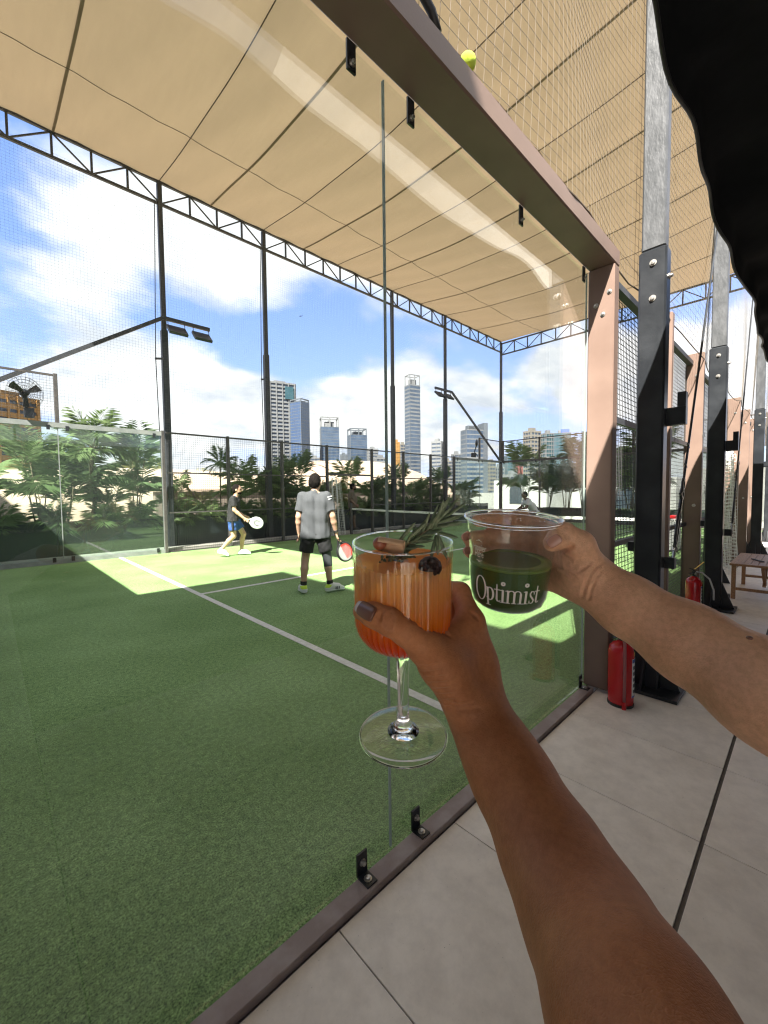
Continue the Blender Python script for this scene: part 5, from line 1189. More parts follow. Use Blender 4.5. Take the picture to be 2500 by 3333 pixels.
def bat(grip, d, side, label, face, rim, holes, twotone=None):
    "padel bat: grip point, direction of the head, in-plane side vector"
    d = np.array(d, float); d /= np.linalg.norm(d); side = np.array(side, float); side -= d*(side@d); side /= np.linalg.norm(side); nn = np.cross(d, side); g = np.array(grip, float)
    t = thing('padel_bat', tuple(g), label, 'bat')
    MB().tube([g-d*0.10, g+d*0.04], 0.016, 10).build('grip', 'rubber', t)
    a, b_ = 0.120, 0.140; cen = g+d*(0.115+b_); th = 0.019
    N_ = 30; cell = 2*b_/N_
    def inside(u, v): return (u/a)**2+(v/b_)**2 < 0.93
    mbf = {face: MB(), (twotone or face): MB()} if twotone else {face: MB()}
    for i in range(N_):
        for j in range(N_):
            u = -b_+cell*(i+0.5); v = -b_+cell*(j+0.5)
            if not inside(u, v): continue
            if holes and i % 3 == (1 if (j//3) % 2 else 0) and j % 3 == 1 and (u/a)**2+((v-0.01)/b_)**2 < 0.62: continue
            m_ = mbf[twotone] if (twotone and (u < -0.03 or v > 0.10)) else mbf[face]
            c = cen+side*u+d*v; h = cell/2
            m_.add([c+side*x*h+d*y*h+nn*z*th for z in (-1, 1) for x, y in ((-1,-1),(1,-1),(1,1),(-1,1))], [(3,2,1,0),(4,5,6,7),(0,1,5,4),(1,2,6,5),(2,3,7,6),(3,0,4,7)])
    for k_, m_ in mbf.items(): m_.build('face', k_, t)
    MB().tube([cen+side*a*math.cos(q)+d*b_*math.sin(q) for q in np.linspace(0, 2*PI, 49)[:-1]], 0.0205, 8, closed=True).build('rim', rim, t, True)
    dots = MB()
    for i in range(-4, 5):
        for j in range(-5, 5):
            u = i*0.024+(0.012 if j % 2 else 0); v = j*0.022
            if (u/a)**2+(v/b_)**2 > 0.62: continue
            for s_ in (-1, 1): dots.lathe([(0.0005, 0), (0.0062, 0), (0.0062, 0.0008), (0.0005, 0.0009)], 8, cen+side*u+d*v+nn*th*s_*1.001, np.array((side, d*s_, nn*s_)))
    dots.build('hole_pattern', 'tee_white' if twotone else 'tight_grey', t)
    if not twotone:
        for s_ in (-1, 1): MB().tube([cen+side*0.055*math.sin(q)+d*(0.02-0.07*math.cos(q))+nn*(th+0.001)*s_ for q in np.linspace(-2.2, 2.2, 15)], 0.007, 4).build('curved_print', 'rubber', t)
    for s_ in (-1, 1): MB().bar(g+d*0.04+side*0.008*s_, cen-d*b_*0.86+side*0.07*s_, 0.022, 0.03, nn).build('throat', rim, t)
    return t

# player in grey, back to us
Jg = dict(head=(0.03, -0.01, 1.60), shL=(0.0, 0.175, 1.405), shR=(0.0, -0.175, 1.405), elL=(-0.03, 0.232, 1.12), elR=(-0.02, -0.25, 1.12), haL=(0.06, 0.24, 0.88), haR=(0.06, -0.30, 0.86),
          kn_dirL=(0.10, 0.24, 0.70), kn_dirR=(0.11, -0.34, 0.68), hipL=(0.0, 0.095, 0.90), hipR=(0.0, -0.095, 0.90), knL=(0.03, 0.155, 0.49), knR=(0.04, -0.165, 0.49), anL=(-0.02, 0.185, 0.095), anR=(0.0, -0.20, 0.095),
          toL=(0.13, 0.24, 0.04), toR=(0.10, -0.37, 0.04), hem=(0, 0, 0.80))
g_root, gj, gax = person((4.28, 3.84, 0.001), math.atan2(0.80, 0.60), Jg, dict(skin='skin_light', tee='tee_grey', shorts='shorts_black', shoe='shoe_white', shoe2='shoe_lime', sock='shorts_black', tight=True, tee_marks=True, head_yaw=-0.35, bands='R', sleeve=0.74, short=0.72), 'player in grey tee and black shorts, back to the camera, bat lowered')
gF, gL, gZ = gax
bat(gj['haR']+(gj['kn_dirR']-gj['haR'])*0.38, gF*0.25-gL*0.42-gZ*0.85, gF*0.5-gL*0.9, 'black and red padel bat with white holes held by the player in grey', 'bat_red', 'rubber', False, 'bat_white')
# player in black, side on, stepping to the right
Jb = dict(head=(0.10, 0.0, 1.545), shL=(0.03, 0.17, 1.345), shR=(0.05, -0.17, 1.345), elL=(-0.02, 0.20, 1.07), elR=(0.08, -0.215, 1.08), haL=(0.20, 0.18, 0.93), haR=(0.27, -0.20, 0.90), kn_dirL=(0.40, 0.16, 0.84), kn_dirR=(0.42, -0.19, 0.80),
          hipL=(0.0, 0.09, 0.87), hipR=(0.0, -0.09, 0.87), knL=(0.20, 0.11, 0.50), knR=(0.02, -0.10, 0.47), anL=(0.14, 0.12, 0.09), anR=(-0.27, -0.11, 0.155), toL=(0.31, 0.14, 0.04), toR=(-0.13, -0.12, 0.05), hem=(0, 0, 0.82))
b_root, bj, bax = person((5.00, 8.25, 0.001), YAW-PI/2+0.12, Jb, dict(skin='skin_light', tee='tee_black', shorts='shorts_blue', shoe='shoe_white', head_yaw=0.05, beard=True, stripe=True, bands='R', sleeve=0.7, short=0.66), 'player in black tee and blue shorts stepping right with a white bat')
bF, bL, bZ = bax
bat(bj['haR']+(bj['kn_dirR']-bj['haR'])*0.35, bF*0.93-bZ*0.33, bZ*0.9+bF*0.3, 'white padel bat with dark print held by the player in black', 'bat_white', 'bat_white', False)
# bystander at the far gate
Jn = dict(head=(0.05, 0.0, 1.56), shL=(0.0, 0.18, 1.37), shR=(0.0, -0.18, 1.37), elL=(-0.03, 0.22, 1.09), elR=(-0.03, -0.22, 1.09), haL=(0.15, 0.17, 0.96), haR=(0.12, -0.20, 0.94), hipL=(0.0, 0.09, 0.88), hipR=(0.0, -0.09, 0.88), knL=(0.03, 0.10, 0.48), knR=(0.06, -0.10, 0.48),
          anL=(-0.02, 0.10, 0.09), anR=(0.10, -0.11, 0.09), toL=(0.14, 0.12, 0.04), toR=(0.26, -0.13, 0.04), hem=(0, 0, 0.84))
person((10.2, 10.22, 0.09), YAW-PI/2+0.1, Jn, dict(skin='skin_brown', tee='tee_tan', shorts='shorts_black', shoe='rubber', belly=True, beard=True, sleeve=0.75), 'bystander in tan tee standing in shade by the far net post', 0.012)
# player in white, crouching far across the net
Jw = dict(head=(0.22, 0.0, 1.30), shL=(0.12, 0.18, 1.10), shR=(0.10, -0.18, 1.10), elL=(0.25, 0.25, 0.85), elR=(0.25, -0.25, 0.85), haL=(0.42, 0.10, 0.80), haR=(0.42, -0.10, 0.80), hipL=(-0.16, 0.10, 0.74), hipR=(-0.16, -0.10, 0.74), knL=(0.12, 0.17, 0.46), knR=(0.12, -0.17, 0.46),
          anL=(-0.05, 0.19, 0.09), anR=(-0.05, -0.19, 0.09), toL=(0.11, 0.22, 0.04), toR=(0.11, -0.22, 0.04), hem=(-0.16, 0, 0.66))
person((15.2, 6.02, 0.001), PI*0.78, Jw, dict(skin='skin_brown', tee='tee_white', shorts='shorts_black', shoe='shoe_white', sleeve=0.7), 'player in white tee crouching far beyond the net, above the cup', 0.012)

# ================================================================== FOREGROUND: TWO HANDS WITH DRINKS
def skin_mat(name, c0, c1, c2, sss=0.08):
    m = bpy.data.materials.new(name); m.use_nodes = True; t = m.node_tree; b = t.nodes['Principled BSDF']
    b.inputs['Roughness'].default_value = 0.5; b.inputs['Specular IOR Level'].default_value = 0.3
    b.inputs['Subsurface Weight'].default_value = sss; b.inputs['Subsurface Radius'].default_value = (0.012, 0.004, 0.002); b.inputs['Subsurface Scale'].default_value = 0.5
    tcn = t.nodes.new('ShaderNodeTexCoord')
    def noise(s, d, r=0.6, st=None):
        n = t.nodes.new('ShaderNodeTexNoise'); n.inputs['Scale'].default_value = s; n.inputs['Detail'].default_value = d; n.inputs['Roughness'].default_value = r
        t.links.new(tcn.outputs['Object'], n.inputs['Vector']); return n
    big, fine = noise(26, 4), noise(700, 3, 0.7)
    r = t.nodes.new('ShaderNodeValToRGB'); e = r.color_ramp.elements; e[0].color = (*c0, 1); e[1].color = (*c2, 1); e[0].position = 0.3; e[1].position = 0.72
    q = e.new(0.5); q.color = (*c1, 1); t.links.new(big.outputs[0], r.inputs[0])
    mid = noise(190, 4, 0.7); r2 = t.nodes.new('ShaderNodeValToRGB'); r2.color_ramp.elements[0].color = (0.91, 0.885, 0.87, 1); r2.color_ramp.elements[1].color = (1.08, 1.08, 1.08, 1); r2.color_ramp.elements[0].position = 0.36; r2.color_ramp.elements[1].position = 0.62
    t.links.new(mid.outputs[0], r2.inputs[0]); xm = t.nodes.new('ShaderNodeMix'); xm.data_type = 'RGBA'; xm.blend_type = 'MULTIPLY'; xm.inputs['Factor'].default_value = 1
    t.links.new(r.outputs[0], xm.inputs['A']); t.links.new(r2.outputs[0], xm.inputs['B']); t.links.new(xm.outputs['Result'], b.inputs['Base Color'])
    vo = t.nodes.new('ShaderNodeTexVoronoi'); vo.feature = 'DISTANCE_TO_EDGE'; vo.inputs['Scale'].default_value = 520; t.links.new(tcn.outputs['Object'], vo.inputs['Vector'])
    mm = t.nodes.new('ShaderNodeMath'); mm.operation = 'MINIMUM'; mm.inputs[1].default_value = 0.25; t.links.new(vo.outputs['Distance'], mm.inputs[0])
    ad = t.nodes.new('ShaderNodeMath'); ad.operation = 'ADD'; t.links.new(mm.outputs[0], ad.inputs[0]); t.links.new(fine.outputs[0], ad.inputs[1])
    bp = t.nodes.new('ShaderNodeBump'); bp.inputs['Strength'].default_value = 0.55; bp.inputs['Distance'].default_value = 0.0009; t.links.new(ad.outputs[0], bp.inputs['Height']); t.links.new(bp.outputs[0], b.inputs['Normal'])
    M[name] = m
skin_mat('skin_arm_deep', (0.40, 0.155, 0.064), (0.46, 0.188, 0.08), (0.52, 0.225, 0.10))
skin_mat('skin_arm_fair', (0.66, 0.36, 0.215), (0.72, 0.41, 0.25), (0.76, 0.445, 0.28))
mat('nail_polish', (0.17, 0.075, 0.05), 0.28, spec=0.6)
mat('nail_bare', (0.50, 0.26, 0.19), 0.25)
mat('nail_tip', (0.55, 0.50, 0.46), 0.25)

def limb(S, pts, k=0.012):
    for a, b in zip(pts[:-1], pts[1:]): S.cone(at(*a[:3]), a[3], at(*b[:3]), b[3], k)
def nail(c, u, v, nrm, a, b, R, m, par, name='nail', th=0.0007):
    "curved nail plate: half length a along u, half width b along v, bent over radius R"
    u = np.array(u, float); u /= np.linalg.norm(u); nrm = np.array(nrm, float); nrm -= u*(nrm@u); nrm /= np.linalg.norm(nrm); v = np.cross(nrm, u)
    n_ = 10; top = []; bot = []
    for i in range(n_+1):
        for j in range(n_+1):
            s, t = -1+2*i/n_, -1+2*j/n_; k = math.sqrt(max(0, 1-0.35*s*s)); x = s*a*math.sqrt(1-0.35*t*t); y = t*b*k
            th_ = y/R; p = np.array(c)+u*x+v*R*math.sin(th_)+nrm*(R*(math.cos(th_)-1)-0.05*a*s*s*abs(s)); top.append(p+nrm*th); bot.append(p-nrm*0.0012)
    W_ = n_+1; fs = []
    for i in range(n_):
        for j in range(n_): q = (i*W_+j, (i+1)*W_+j, (i+1)*W_+j+1, i*W_+j+1); fs.append(q); fs.append(tuple(x+W_*W_ for x in q[::-1]))
    ring = [i*W_ for i in range(W_)]+[n_*W_+j for j in range(1, W_)]+[i*W_+n_ for i in range(n_-1, -1, -1)]+[j for j in range(n_-1, 0, -1)]
    for i in range(len(ring)): a0, a1 = ring[i], ring[(i+1) % len(ring)]; fs.append((a0, a1, a1+W_*W_, a0+W_*W_))
    return MB().add(top+bot, fs).build(name, m, par, True)
def groove(S, pts, r, k=0.0015):
    for a, b in zip(pts[:-1], pts[1:]): S.cone(a, r, b, r, k, op='cut')

def surf(S, x, y, d0=0.27, d1=0.52):
    "first point of the skin along a direction"
    ds = np.arange(d0, d1, 0.0006); P_ = CAM[None]+ds[:, None]*(_f+_R*(x-1250)/FPX-_U*(y-1666.5)/FPX)[None]
    ix = np.round((P_-S.lo)/S.h).astype(int); ok = ((ix >= 0) & (ix < S.n)).all(1)
    v = np.full(len(ds), 1.0); q = ix[ok]; v[ok] = S.f[q[:, 0], q[:, 1], q[:, 2]]; k = np.argmax(v < 0)
    return P_[k] if (v < 0).any() else None
def crease(S, pts, r=0.0005, k=0.0012, lift=0.0002):
    r = r*1.5; k = 0.0022
    dense = []
    for a, b in zip(pts[:-1], pts[1:]):
        n_ = max(2, int(math.hypot(b[0]-a[0], b[1]-a[1])/6))
        dense += [(a[0]+(b[0]-a[0])*i/n_, a[1]+(b[1]-a[1])*i/n_) for i in range(n_)]
    dense.append(pts[-1]); P_ = [surf(S, *p) for p in dense]; P_ = [p-_f*lift for p in P_ if p is not None]
    for a, b in zip(P_[:-1], P_[1:]):
        if np.linalg.norm(a-b) < 0.008: S.cone(a, r, b, r, k, op='cut')
# ---------------- hand around the stemmed glass
corn = np.array([at(*p) for p in ((1140, 1880, .44), (1620, 1880, .44), (1100, 2500, .30), (2500, 3400, .15), (1700, 3333, .2), (2300, 3333, .06), (1900, 3333, .03))])
ARM = [(1550, 2312, .368, .0238), (1606, 2420, .350, .0258), (1676, 2550, .329, .0288), (1798, 2780, .288, .0322), (1920, 3020, .247, .0350), (2074, 3333, .197, .0378)]
_e0, _e1 = at(*ARM[-2][:3]), at(*ARM[-1][:3]); ELB = _e1+(_e1-_e0)*1.15
allc = np.vstack([corn[:2], [at(*a[:3]) for a in ARM], ELB[None]])
S = SDF(allc.min(0)-0.06, allc.max(0)+0.06, 0.0014)
limb(S, ARM, 0.02); S.cone(_e1, .0385, ELB, .041, 0.02)
S.cone(at(1546, 2310, .368), .0235, at(1535, 2190, .385), .0215, 0.012)                 # heel of the hand
S.cone(at(1535, 2190, .385), .0215, at(1520, 2070, .395), .0165, 0.012)
S.cone(at(1570, 2290, .372), .0185, at(1545, 2150, .388), .0165, 0.012); S.cone(at(1545, 2150, .388), .0165, at(1532, 2022, .388), .0125, 0.012)   # back of the hand to the index knuckle
S.cone(at(1500, 2265, .358), .0190, at(1432, 2160, .350), .0165, 0.012); S.cone(at(1432, 2160, .350), .0165, at(1378, 2102, .341), .0132, 0.010)      # thumb base
S.ell(at(1470, 2140, .367), .026, .020, .018, None, 0.014)
S.cone(at(1400, 2082, .352), .0090, at(1500, 2056, .376), .0105, 0.016)                # web
S.cone(at(1378, 2102, .341), .0130, at(1320, 2058, .331), .0102, 0.008)                # thumb
S.cone(at(1320, 2058, .331), .0102, at(1266, 2022, .3265), .0104, 0.006); S.cone(at(1266, 2022, .3265), .0104, at(1215, 2001, .331), .0092, 0.006); S.cone(at(1215, 2001, .331), .0094, at(1178, 1990, .343), .0075, 0.006)
FING = [[(1532, 2022, .388, .0122), (1498, 1928, .418, .0096), (1420, 1908, .431, .0084), (1350, 1915, .428, .0072)],
        [(1530, 2062, .402, .0120), (1500, 1990, .434, .0096), (1420, 1968, .438, .0084), (1340, 1966, .431, .0072)],
        [(1526, 2100, .412, .0112), (1494, 2040, .440, .0092), (1420, 2020, .441, .0082), (1345, 2018, .434, .0070)],
        [(1520, 2138, .418, .0100), (1486, 2086, .440, .0080), (1425, 2068, .440, .0070), (1370, 2064, .434, .0062)]]
for fg in FING: limb(S, fg, 0.006)
# creases: thumb knuckle, thumb base folds, wrist, index knuckle
for x0, y0, x1, y1 in ((1268, 1988, 1252, 2030), (1276, 1994, 1262, 2042), (1286, 2004, 1272, 2046), (1246, 1984, 1236, 2020)): crease(S, [(x0, y0), ((x0+x1)/2-4, (y0+y1)/2), (x1, y1)], 0.0005)
for i in range(8): crease(S, [(1362+i*12, 2170+i*19), (1392+i*12, 2172+i*18), (1425+i*11, 2162+i*20)], 0.00045, 0.0012)
crease(S, [(1450, 2285), (1490, 2296), (1540, 2290)], 0.0006); crease(S, [(1455, 2302), (1500, 2314), (1560, 2306)], 0.0005)
for i in range(3): crease(S, [(1530+i*7, 1990+i*10), (1548+i*6, 2002+i*8)], 0.0004)
crease(S, [(1410, 2046), (1440, 2052), (1462, 2070)], 0.0006)
hand1 = thing('person', tuple(at(1700, 2600, .32)), 'brown forearm rising from the bottom, hand wrapped around the stemmed cocktail glass', 'person')
body1 = link('arm', S.mesh('arm'), 'skin_arm_deep', hand1)
tn = at(1186, 1986, .3242); uu = at(1150, 1962, .345)-at(1212, 1999, .325)
nail(tn, uu, None, -_f*0.95+_U*0.30-_R*0.25, 0.0108, 0.0072, 0.0090, 'nail_polish', hand1)
tp = tn+uu/np.linalg.norm(uu)*0.0088
nail(tp+_f*0.0004, uu, None, -_f*0.95+_U*0.30-_R*0.25, 0.0026, 0.0050, 0.0085, 'nail_tip', hand1, 'nail_tip')

# ---------------- hand around the clear cup
ARM2 = [(1938, 1902, .400, .0222), (2040, 1970, .385, .0250), (2239, 2092, .351, .0305), (2500, 2255, .303, .0348)]
_e0, _e1 = at(*ARM2[-2][:3]), at(*ARM2[-1][:3]); ELB2 = _e1+(_e1-_e0)*1.9
allc = np.vstack([[at(*a[:3]) for a in ARM2], ELB2[None], [at(1490, 1650, .49), at(1490, 1900, .42), at(1800, 1650, .40)]])
S = SDF(allc.min(0)-0.055, allc.max(0)+0.055, 0.0014)
limb(S, ARM2, 0.02); S.cone(_e1, .0348, ELB2, .041, 0.02)
S.cone(at(1938, 1902, .400), .0215, at(1880, 1880, .415), .0215, 0.012); S.cone(at(1880, 1880, .415), .0205, at(1790, 1872, .440), .0170, 0.012)
S.cone(at(1895, 1850, .405), .0205, at(1800, 1790, .445), .0150, 0.014)
S.cone(at(1900, 1850, .394), .0170, at(1884, 1776, .391), .0136, 0.010); S.cone(at(1884, 1776, .391), .0136, at(1838, 1740, .388), .0112, 0.007)   # thumb
S.cone(at(1838, 1740, .388), .0112, at(1812, 1756, .386), .0096, 0.003); S.cone(at(1812, 1756, .386), .0096, at(1798, 1768, .386), .0082, 0.003)
S.cone(at(1880, 1800, .400), .0120, at(1800, 1760, .448), .0110, 0.014)
FING2 = [[(1795, 1735, .452, .0118), (1695, 1690, .480, .0092), (1612, 1688, .474, .0082), (1556, 1694, .460, .0070)],
         [(1788, 1776, .458, .0118), (1695, 1745, .482, .0094), (1596, 1748, .470, .0084), (1527, 1750, .441, .0074)],
         [(1784, 1820, .458, .0112), (1695, 1797, .478, .0090), (1600, 1797, .466, .0080), (1532, 1795, .440, .0072)],
         [(1784, 1862, .452, .0100), (1695, 1848, .468, .0078), (1615, 1850, .459, .0068), (1552, 1845, .438, .0060)]]
for fg in FING2: limb(S, fg, 0.006)
crease(S, [(1893, 1944), (1903, 1912), (1918, 1875), (1940, 1845), (1962, 1830)], 0.0006, 0.0015); crease(S, [(1915, 1950), (1924, 1915), (1940, 1880), (1962, 1852)], 0.0004, 0.0014)
crease(S, [(1790, 1792), (1815, 1797), (1842, 1790), (1862, 1776)], 0.0011, 0.0016)
for i in range(5): crease(S, [(1828+i*4, 1806+i*12), (1858+i*5, 1820+i*10), (1890+i*4, 1818+i*7), (1912+i*4, 1806+i*6)], 0.0005, 0.0013)
for x0, y0, x1, y1 in ((1832, 1716, 1844, 1752), (1842, 1714, 1856, 1752), (1822, 1722, 1832, 1750)): crease(S, [(x0, y0), (x1, y1)], 0.0005)
crease(S, [(1800, 1842), (1835, 1858), (1870, 1880)], 0.0005)
hand2 = thing('person', tuple(at(2200, 2070, .355)), 'lighter forearm reaching in from the right, hand holding the clear plastic cup', 'person')
body2 = link('arm', S.mesh('arm'), 'skin_arm_fair', hand2)
nail(at(1804, 1761, .3762), at(1782, 1776, .383)-at(1826, 1746, .379), None, -_f*0.85-_R*0.3+_U*0.15, 0.0068, 0.0052, 0.0085, 'nail_bare', hand2)
for (x, y, d) in ((1512, 1747, .432), (1517, 1792, .431)): nail(at(x, y, d), -_R*0.6-_f*0.6, None, -_R*0.8+_f*0.3, 0.0055, 0.0042, 0.0070, 'nail_bare', hand2)
ml = MB().sphere(at(2440, 2076, .2795), 0.0016, 10, 8, (1.3, 1.3, 0.8)).build('mole', 'nail_polish', hand2, True)

# ---------------- stemmed cocktail glass
DOWN = -0.985*_U + 0.17*_f + 0.012*_R; DOWN /= np.linalg.norm(DOWN); AXIS = -DOWN
e1 = _R-AXIS*(_R@AXIS); e1 /= np.linalg.norm(e1); e2 = np.cross(AXIS, e1); GA = np.array((e1, e2, AXIS))
RIM = at(1310, 1762, .36)
clear_mat('bowl_glass', (0.985, 0.99, 0.985), 0.024)
m = bpy.data.materials.new('stem_glass'); m.use_nodes = True; b = m.node_tree.nodes['Principled BSDF']
b.inputs['Base Color'].default_value = (1, 1, 1, 1); b.inputs['Roughness'].default_value = 0.0; b.inputs['IOR'].default_value = 1.48; b.inputs['Transmission Weight'].default_value = 1.0; M['stem_glass'] = m
gl = thing('cocktail_glass', tuple(RIM+DOWN*0.19), 'ribbed stemmed cocktail glass of orange red drink held in the brown hand', 'glass')
R0 = 0.0440
def bowl_r(h):                                                     # h below the rim
    return R0 if h < 0.070 else R0-0.0285*(1-math.sqrt(max(0, 1-((h-0.070)/0.0285)**2)))
def ribbed(h0, h1, nh, off, ribs=46, amp=0.0015, n=256, y1=None):
    vs = []; hs = list(np.linspace(h0, min(h1, 0.070), nh))+([0.070+0.0285*math.sin(a) for a in np.linspace(0.08, PI/2, 16)] if h1 > 0.071 else [])
    for h in hs:
        for k in range(n):
            t = 2*PI*k/n; f = min(1, max(0, (h-0.008)/0.006)); r = max(bowl_r(h)+off-amp*f*(0.5-0.5*math.cos(ribs*t)), 0.0003); vs.append(RIM+DOWN*h+e1*r*math.cos(t)+e2*r*math.sin(t))
    fs = [(i*n+k, i*n+(k+1) % n, (i+1)*n+(k+1) % n, (i+1)*n+k) for i in range(len(hs)-1) for k in range(n)]
    return vs, fs, n, len(hs)
vo, fo, n_, ho = ribbed(0.0, 0.0985, 10, 0.0)
vi, fi, _, hi_ = ribbed(0.0, 0.0965, 10, -0.0015, amp=0.0)
mb = MB().add(vo, fo).add(vi, [q[::-1] for q in fi])
mb.f += [(k, (k+1) % n_, len(vo)+(k+1) % n_, len(vo)+k) for k in range(n_)]
mb.build('bowl', 'bowl_glass', gl, True)
MB().tube([RIM+e1*(R0-0.0007)*math.cos(q)+e2*(R0-0.0007)*math.sin(q) for q in np.linspace(0, 2*PI, 97)[:-1]], 0.0008, 8, closed=True).build('rim', 'stem_glass', gl, True)
FT = 0.1895
prof = [(0.0003, -0.0988), (0.0105, -0.0989), (0.0082, -0.104), (0.0062, -0.112), (0.0056, -0.125), (0.0053, -0.145), (0.0054, -0.165), (0.0062, -0.173), (0.0078, -0.177), (0.0098, -0.1805), (0.0122, -0.1835), (0.0150, -0.1846), (0.0003, -0.1850)]
foot = [(0.0003, -0.1852), (0.018, -0.1856), (0.03, -0.1872), (0.0395, -0.1881), (0.0409, -0.1886), (0.0412, -0.1892), (0.0405, -0.1899), (0.03, -0.1899), (0.012, -0.1897), (0.0003, -0.1896)]
MB().lathe(foot, 96, RIM, GA).build('foot', 'stem_glass', gl, 'auto')
MB().lathe(prof, 96, RIM, GA).build('stem', 'stem_glass', gl, True)
MB().tube([RIM+DOWN*0.1890+e1*0.0411*math.cos(q)+e2*0.0411*math.sin(q) for q in np.linspace(0, 2*PI, 97)[:-1]], 0.0011, 8, closed=True).build('foot_rim', 'stem_glass', gl, True)
# the drink
m = bpy.data.materials.new('orange_drink'); m.use_nodes = True; t = m.node_tree; t.nodes.clear()
o = t.nodes.new('ShaderNodeOutputMaterial'); geo = t.nodes.new('ShaderNodeNewGeometry'); vm = t.nodes.new('ShaderNodeVectorMath'); vm.operation = 'SUBTRACT'; vm.inputs[1].default_value = tuple(RIM+DOWN*0.0985)
dp_ = t.nodes.new('ShaderNodeVectorMath'); dp_.operation = 'DOT_PRODUCT'; dp_.inputs[1].default_value = tuple(AXIS); mr = t.nodes.new('ShaderNodeMapRange'); mr.inputs['From Max'].default_value = 0.08
rp = t.nodes.new('ShaderNodeValToRGB'); e = rp.color_ramp.elements; e[0].color = (0.85, 0.045, 0.005, 1); e[1].color = (1.0, 0.64, 0.33, 1)
for p_, c_ in ((0.2, (0.98, 0.14, 0.008)), (0.42, (1.0, 0.36, 0.035)), (0.7, (1.0, 0.57, 0.19))): q = e.new(p_); q.color = (*c_, 1)
tl = t.nodes.new('ShaderNodeBsdfTranslucent'); df = t.nodes.new('ShaderNodeBsdfDiffuse'); tr = t.nodes.new('ShaderNodeBsdfTransparent'); m1 = t.nodes.new('ShaderNodeMixShader'); m2 = t.nodes.new('ShaderNodeMixShader')
m1.inputs[0].default_value = 0.72; m2.inputs[0].default_value = 0.24
l = t.links.new; l(geo.outputs['Position'], vm.inputs[0]); l(vm.outputs['Vector'], dp_.inputs[0]); l(dp_.outputs['Value'], mr.inputs['Value']); l(mr.outputs['Result'], rp.inputs[0])
for s_ in (tl, df, tr): l(rp.outputs[0], s_.inputs[0])
l(df.outputs[0], m1.inputs[1]); l(tl.outputs[0], m1.inputs[2]); l(m1.outputs[0], m2.inputs[1]); l(tr.outputs[0], m2.inputs[2]); l(m2.outputs[0], o.inputs[0]); M['orange_drink'] = m
vd, fd_, n2, hd = ribbed(0.0165, 0.0960, 9, -0.0026, amp=-0.0014)
MB().add(vd, fd_+[tuple(range(n2-1, -1, -1)), tuple(range((hd-1)*n2, hd*n2))]).build('drink', 'orange_drink', gl, 'auto')

# garnish
mat('rosemary', (0.14, 0.195, 0.10), 0.5, col2=(0.25, 0.30, 0.18), scale=180)
mat('rosemary_back', (0.16, 0.19, 0.12), 0.6)
mat('berry', (0.016, 0.005, 0.007), 0.35, spec=0.4, bump=0.4, bscale=220)
mat('fruit_slice', (0.60, 0.36, 0.20), 0.5, col2=(0.66, 0.45, 0.28), scale=120)
mat('fruit_skin', (0.30, 0.10, 0.055), 0.4)
sp = thing('rosemary_sprig', tuple(at(1290, 1790, .365)), 'green rosemary sprig leaning out of the cocktail glass', 'garnish')
A0, A1, A2, A3 = at(1235, 1850, .372), at(1300, 1785, .365), at(1380, 1735, .362), at(1440, 1690, .362)
def bez(t): return A0*(1-t)**3+3*A1*t*(1-t)**2+3*A2*t*t*(1-t)+A3*t**3
MB().tube([bez(t) for t in np.linspace(0, 1, 20)], [0.0014-0.0005*i/19 for i in range(20)], 6).build('stalk', 'palm_stem', sp, True)
rg = random.Random(12)
def needle(p, d, L_, w_, curl):
    d = d/np.linalg.norm(d); sd_ = np.cross(d, -_f+_U*0.3); sd_ /= np.linalg.norm(sd_); nn = np.cross(sd_, d); vs = []; n_ = 6
    for i in range(n_+1):
        t = i/n_; wd = w_*(0.45+0.55*math.sin(PI*min(1, t*0.85+0.12)))*(1 if i < n_ else 0.25); c = p+d*L_*t+nn*curl*L_*t*t
        vs += [c-sd_*wd+nn*wd*0.25, c+nn*wd*0.1-nn*wd*0.35, c+sd_*wd+nn*wd*0.25, c-nn*wd*0.55]
    fs = [(4*i+j, 4*i+(j+1) % 4, 4*i+4+(j+1) % 4, 4*i+4+j) for i in range(n_) for j in range(4)]+[(3, 2, 1, 0), (4*n_, 4*n_+1, 4*n_+2, 4*n_+3)]
    return MB().add(vs, fs).build('leaf', 'rosemary', sp, True)
for i in range(46):
    t = 0.05+0.95*i/45; p = bez(t); tg = bez(min(1, t+0.02))-bez(t-0.02); tg /= np.linalg.norm(tg)
    a = i*2.4+rg.uniform(-.4, .4); q1 = np.cross(tg, _f); q1 /= np.linalg.norm(q1); q2 = np.cross(tg, q1); out = q1*math.cos(a)+q2*math.sin(a)*0.7
    L_ = (0.0115+0.012*t)*rg.uniform(0.8, 1.2); needle(p, tg*(0.75+0.6*t)+out*0.8, L_, 0.0014, rg.uniform(-.25, .25))
for (x0, y0, x1, y1, L_) in ((1400, 1722, 1452, 1632, 0.029), (1415, 1720, 1440, 1640, 0.027), (1430, 1712, 1500, 1700, 0.020), (1420, 1732, 1492, 1752, 0.020), (1425, 1738, 1455, 1822, 0.024), (1420, 1742, 1400, 1826, 0.024), (1422, 1742, 1425, 1800, 0.018), (1300, 1760, 1362, 1690, 0.022), (1330, 1752, 1390, 1700, 0.021), (1436, 1700, 1505, 1680, 0.019)):
    needle(at(x0, y0, .361), at(x1, y1, .357)-at(x0, y0, .361), L_, 0.0017, 0.05)
B0_, B1_ = at(1318, 1800, .362), at(1172, 1915, .351)
MB().tube([A1, B0_, (B0_+B1_)/2, B1_], [0.0014, 0.0014, 0.0013, 0.001], 6).build('sunken_stalk', 'palm_stem', sp, True)
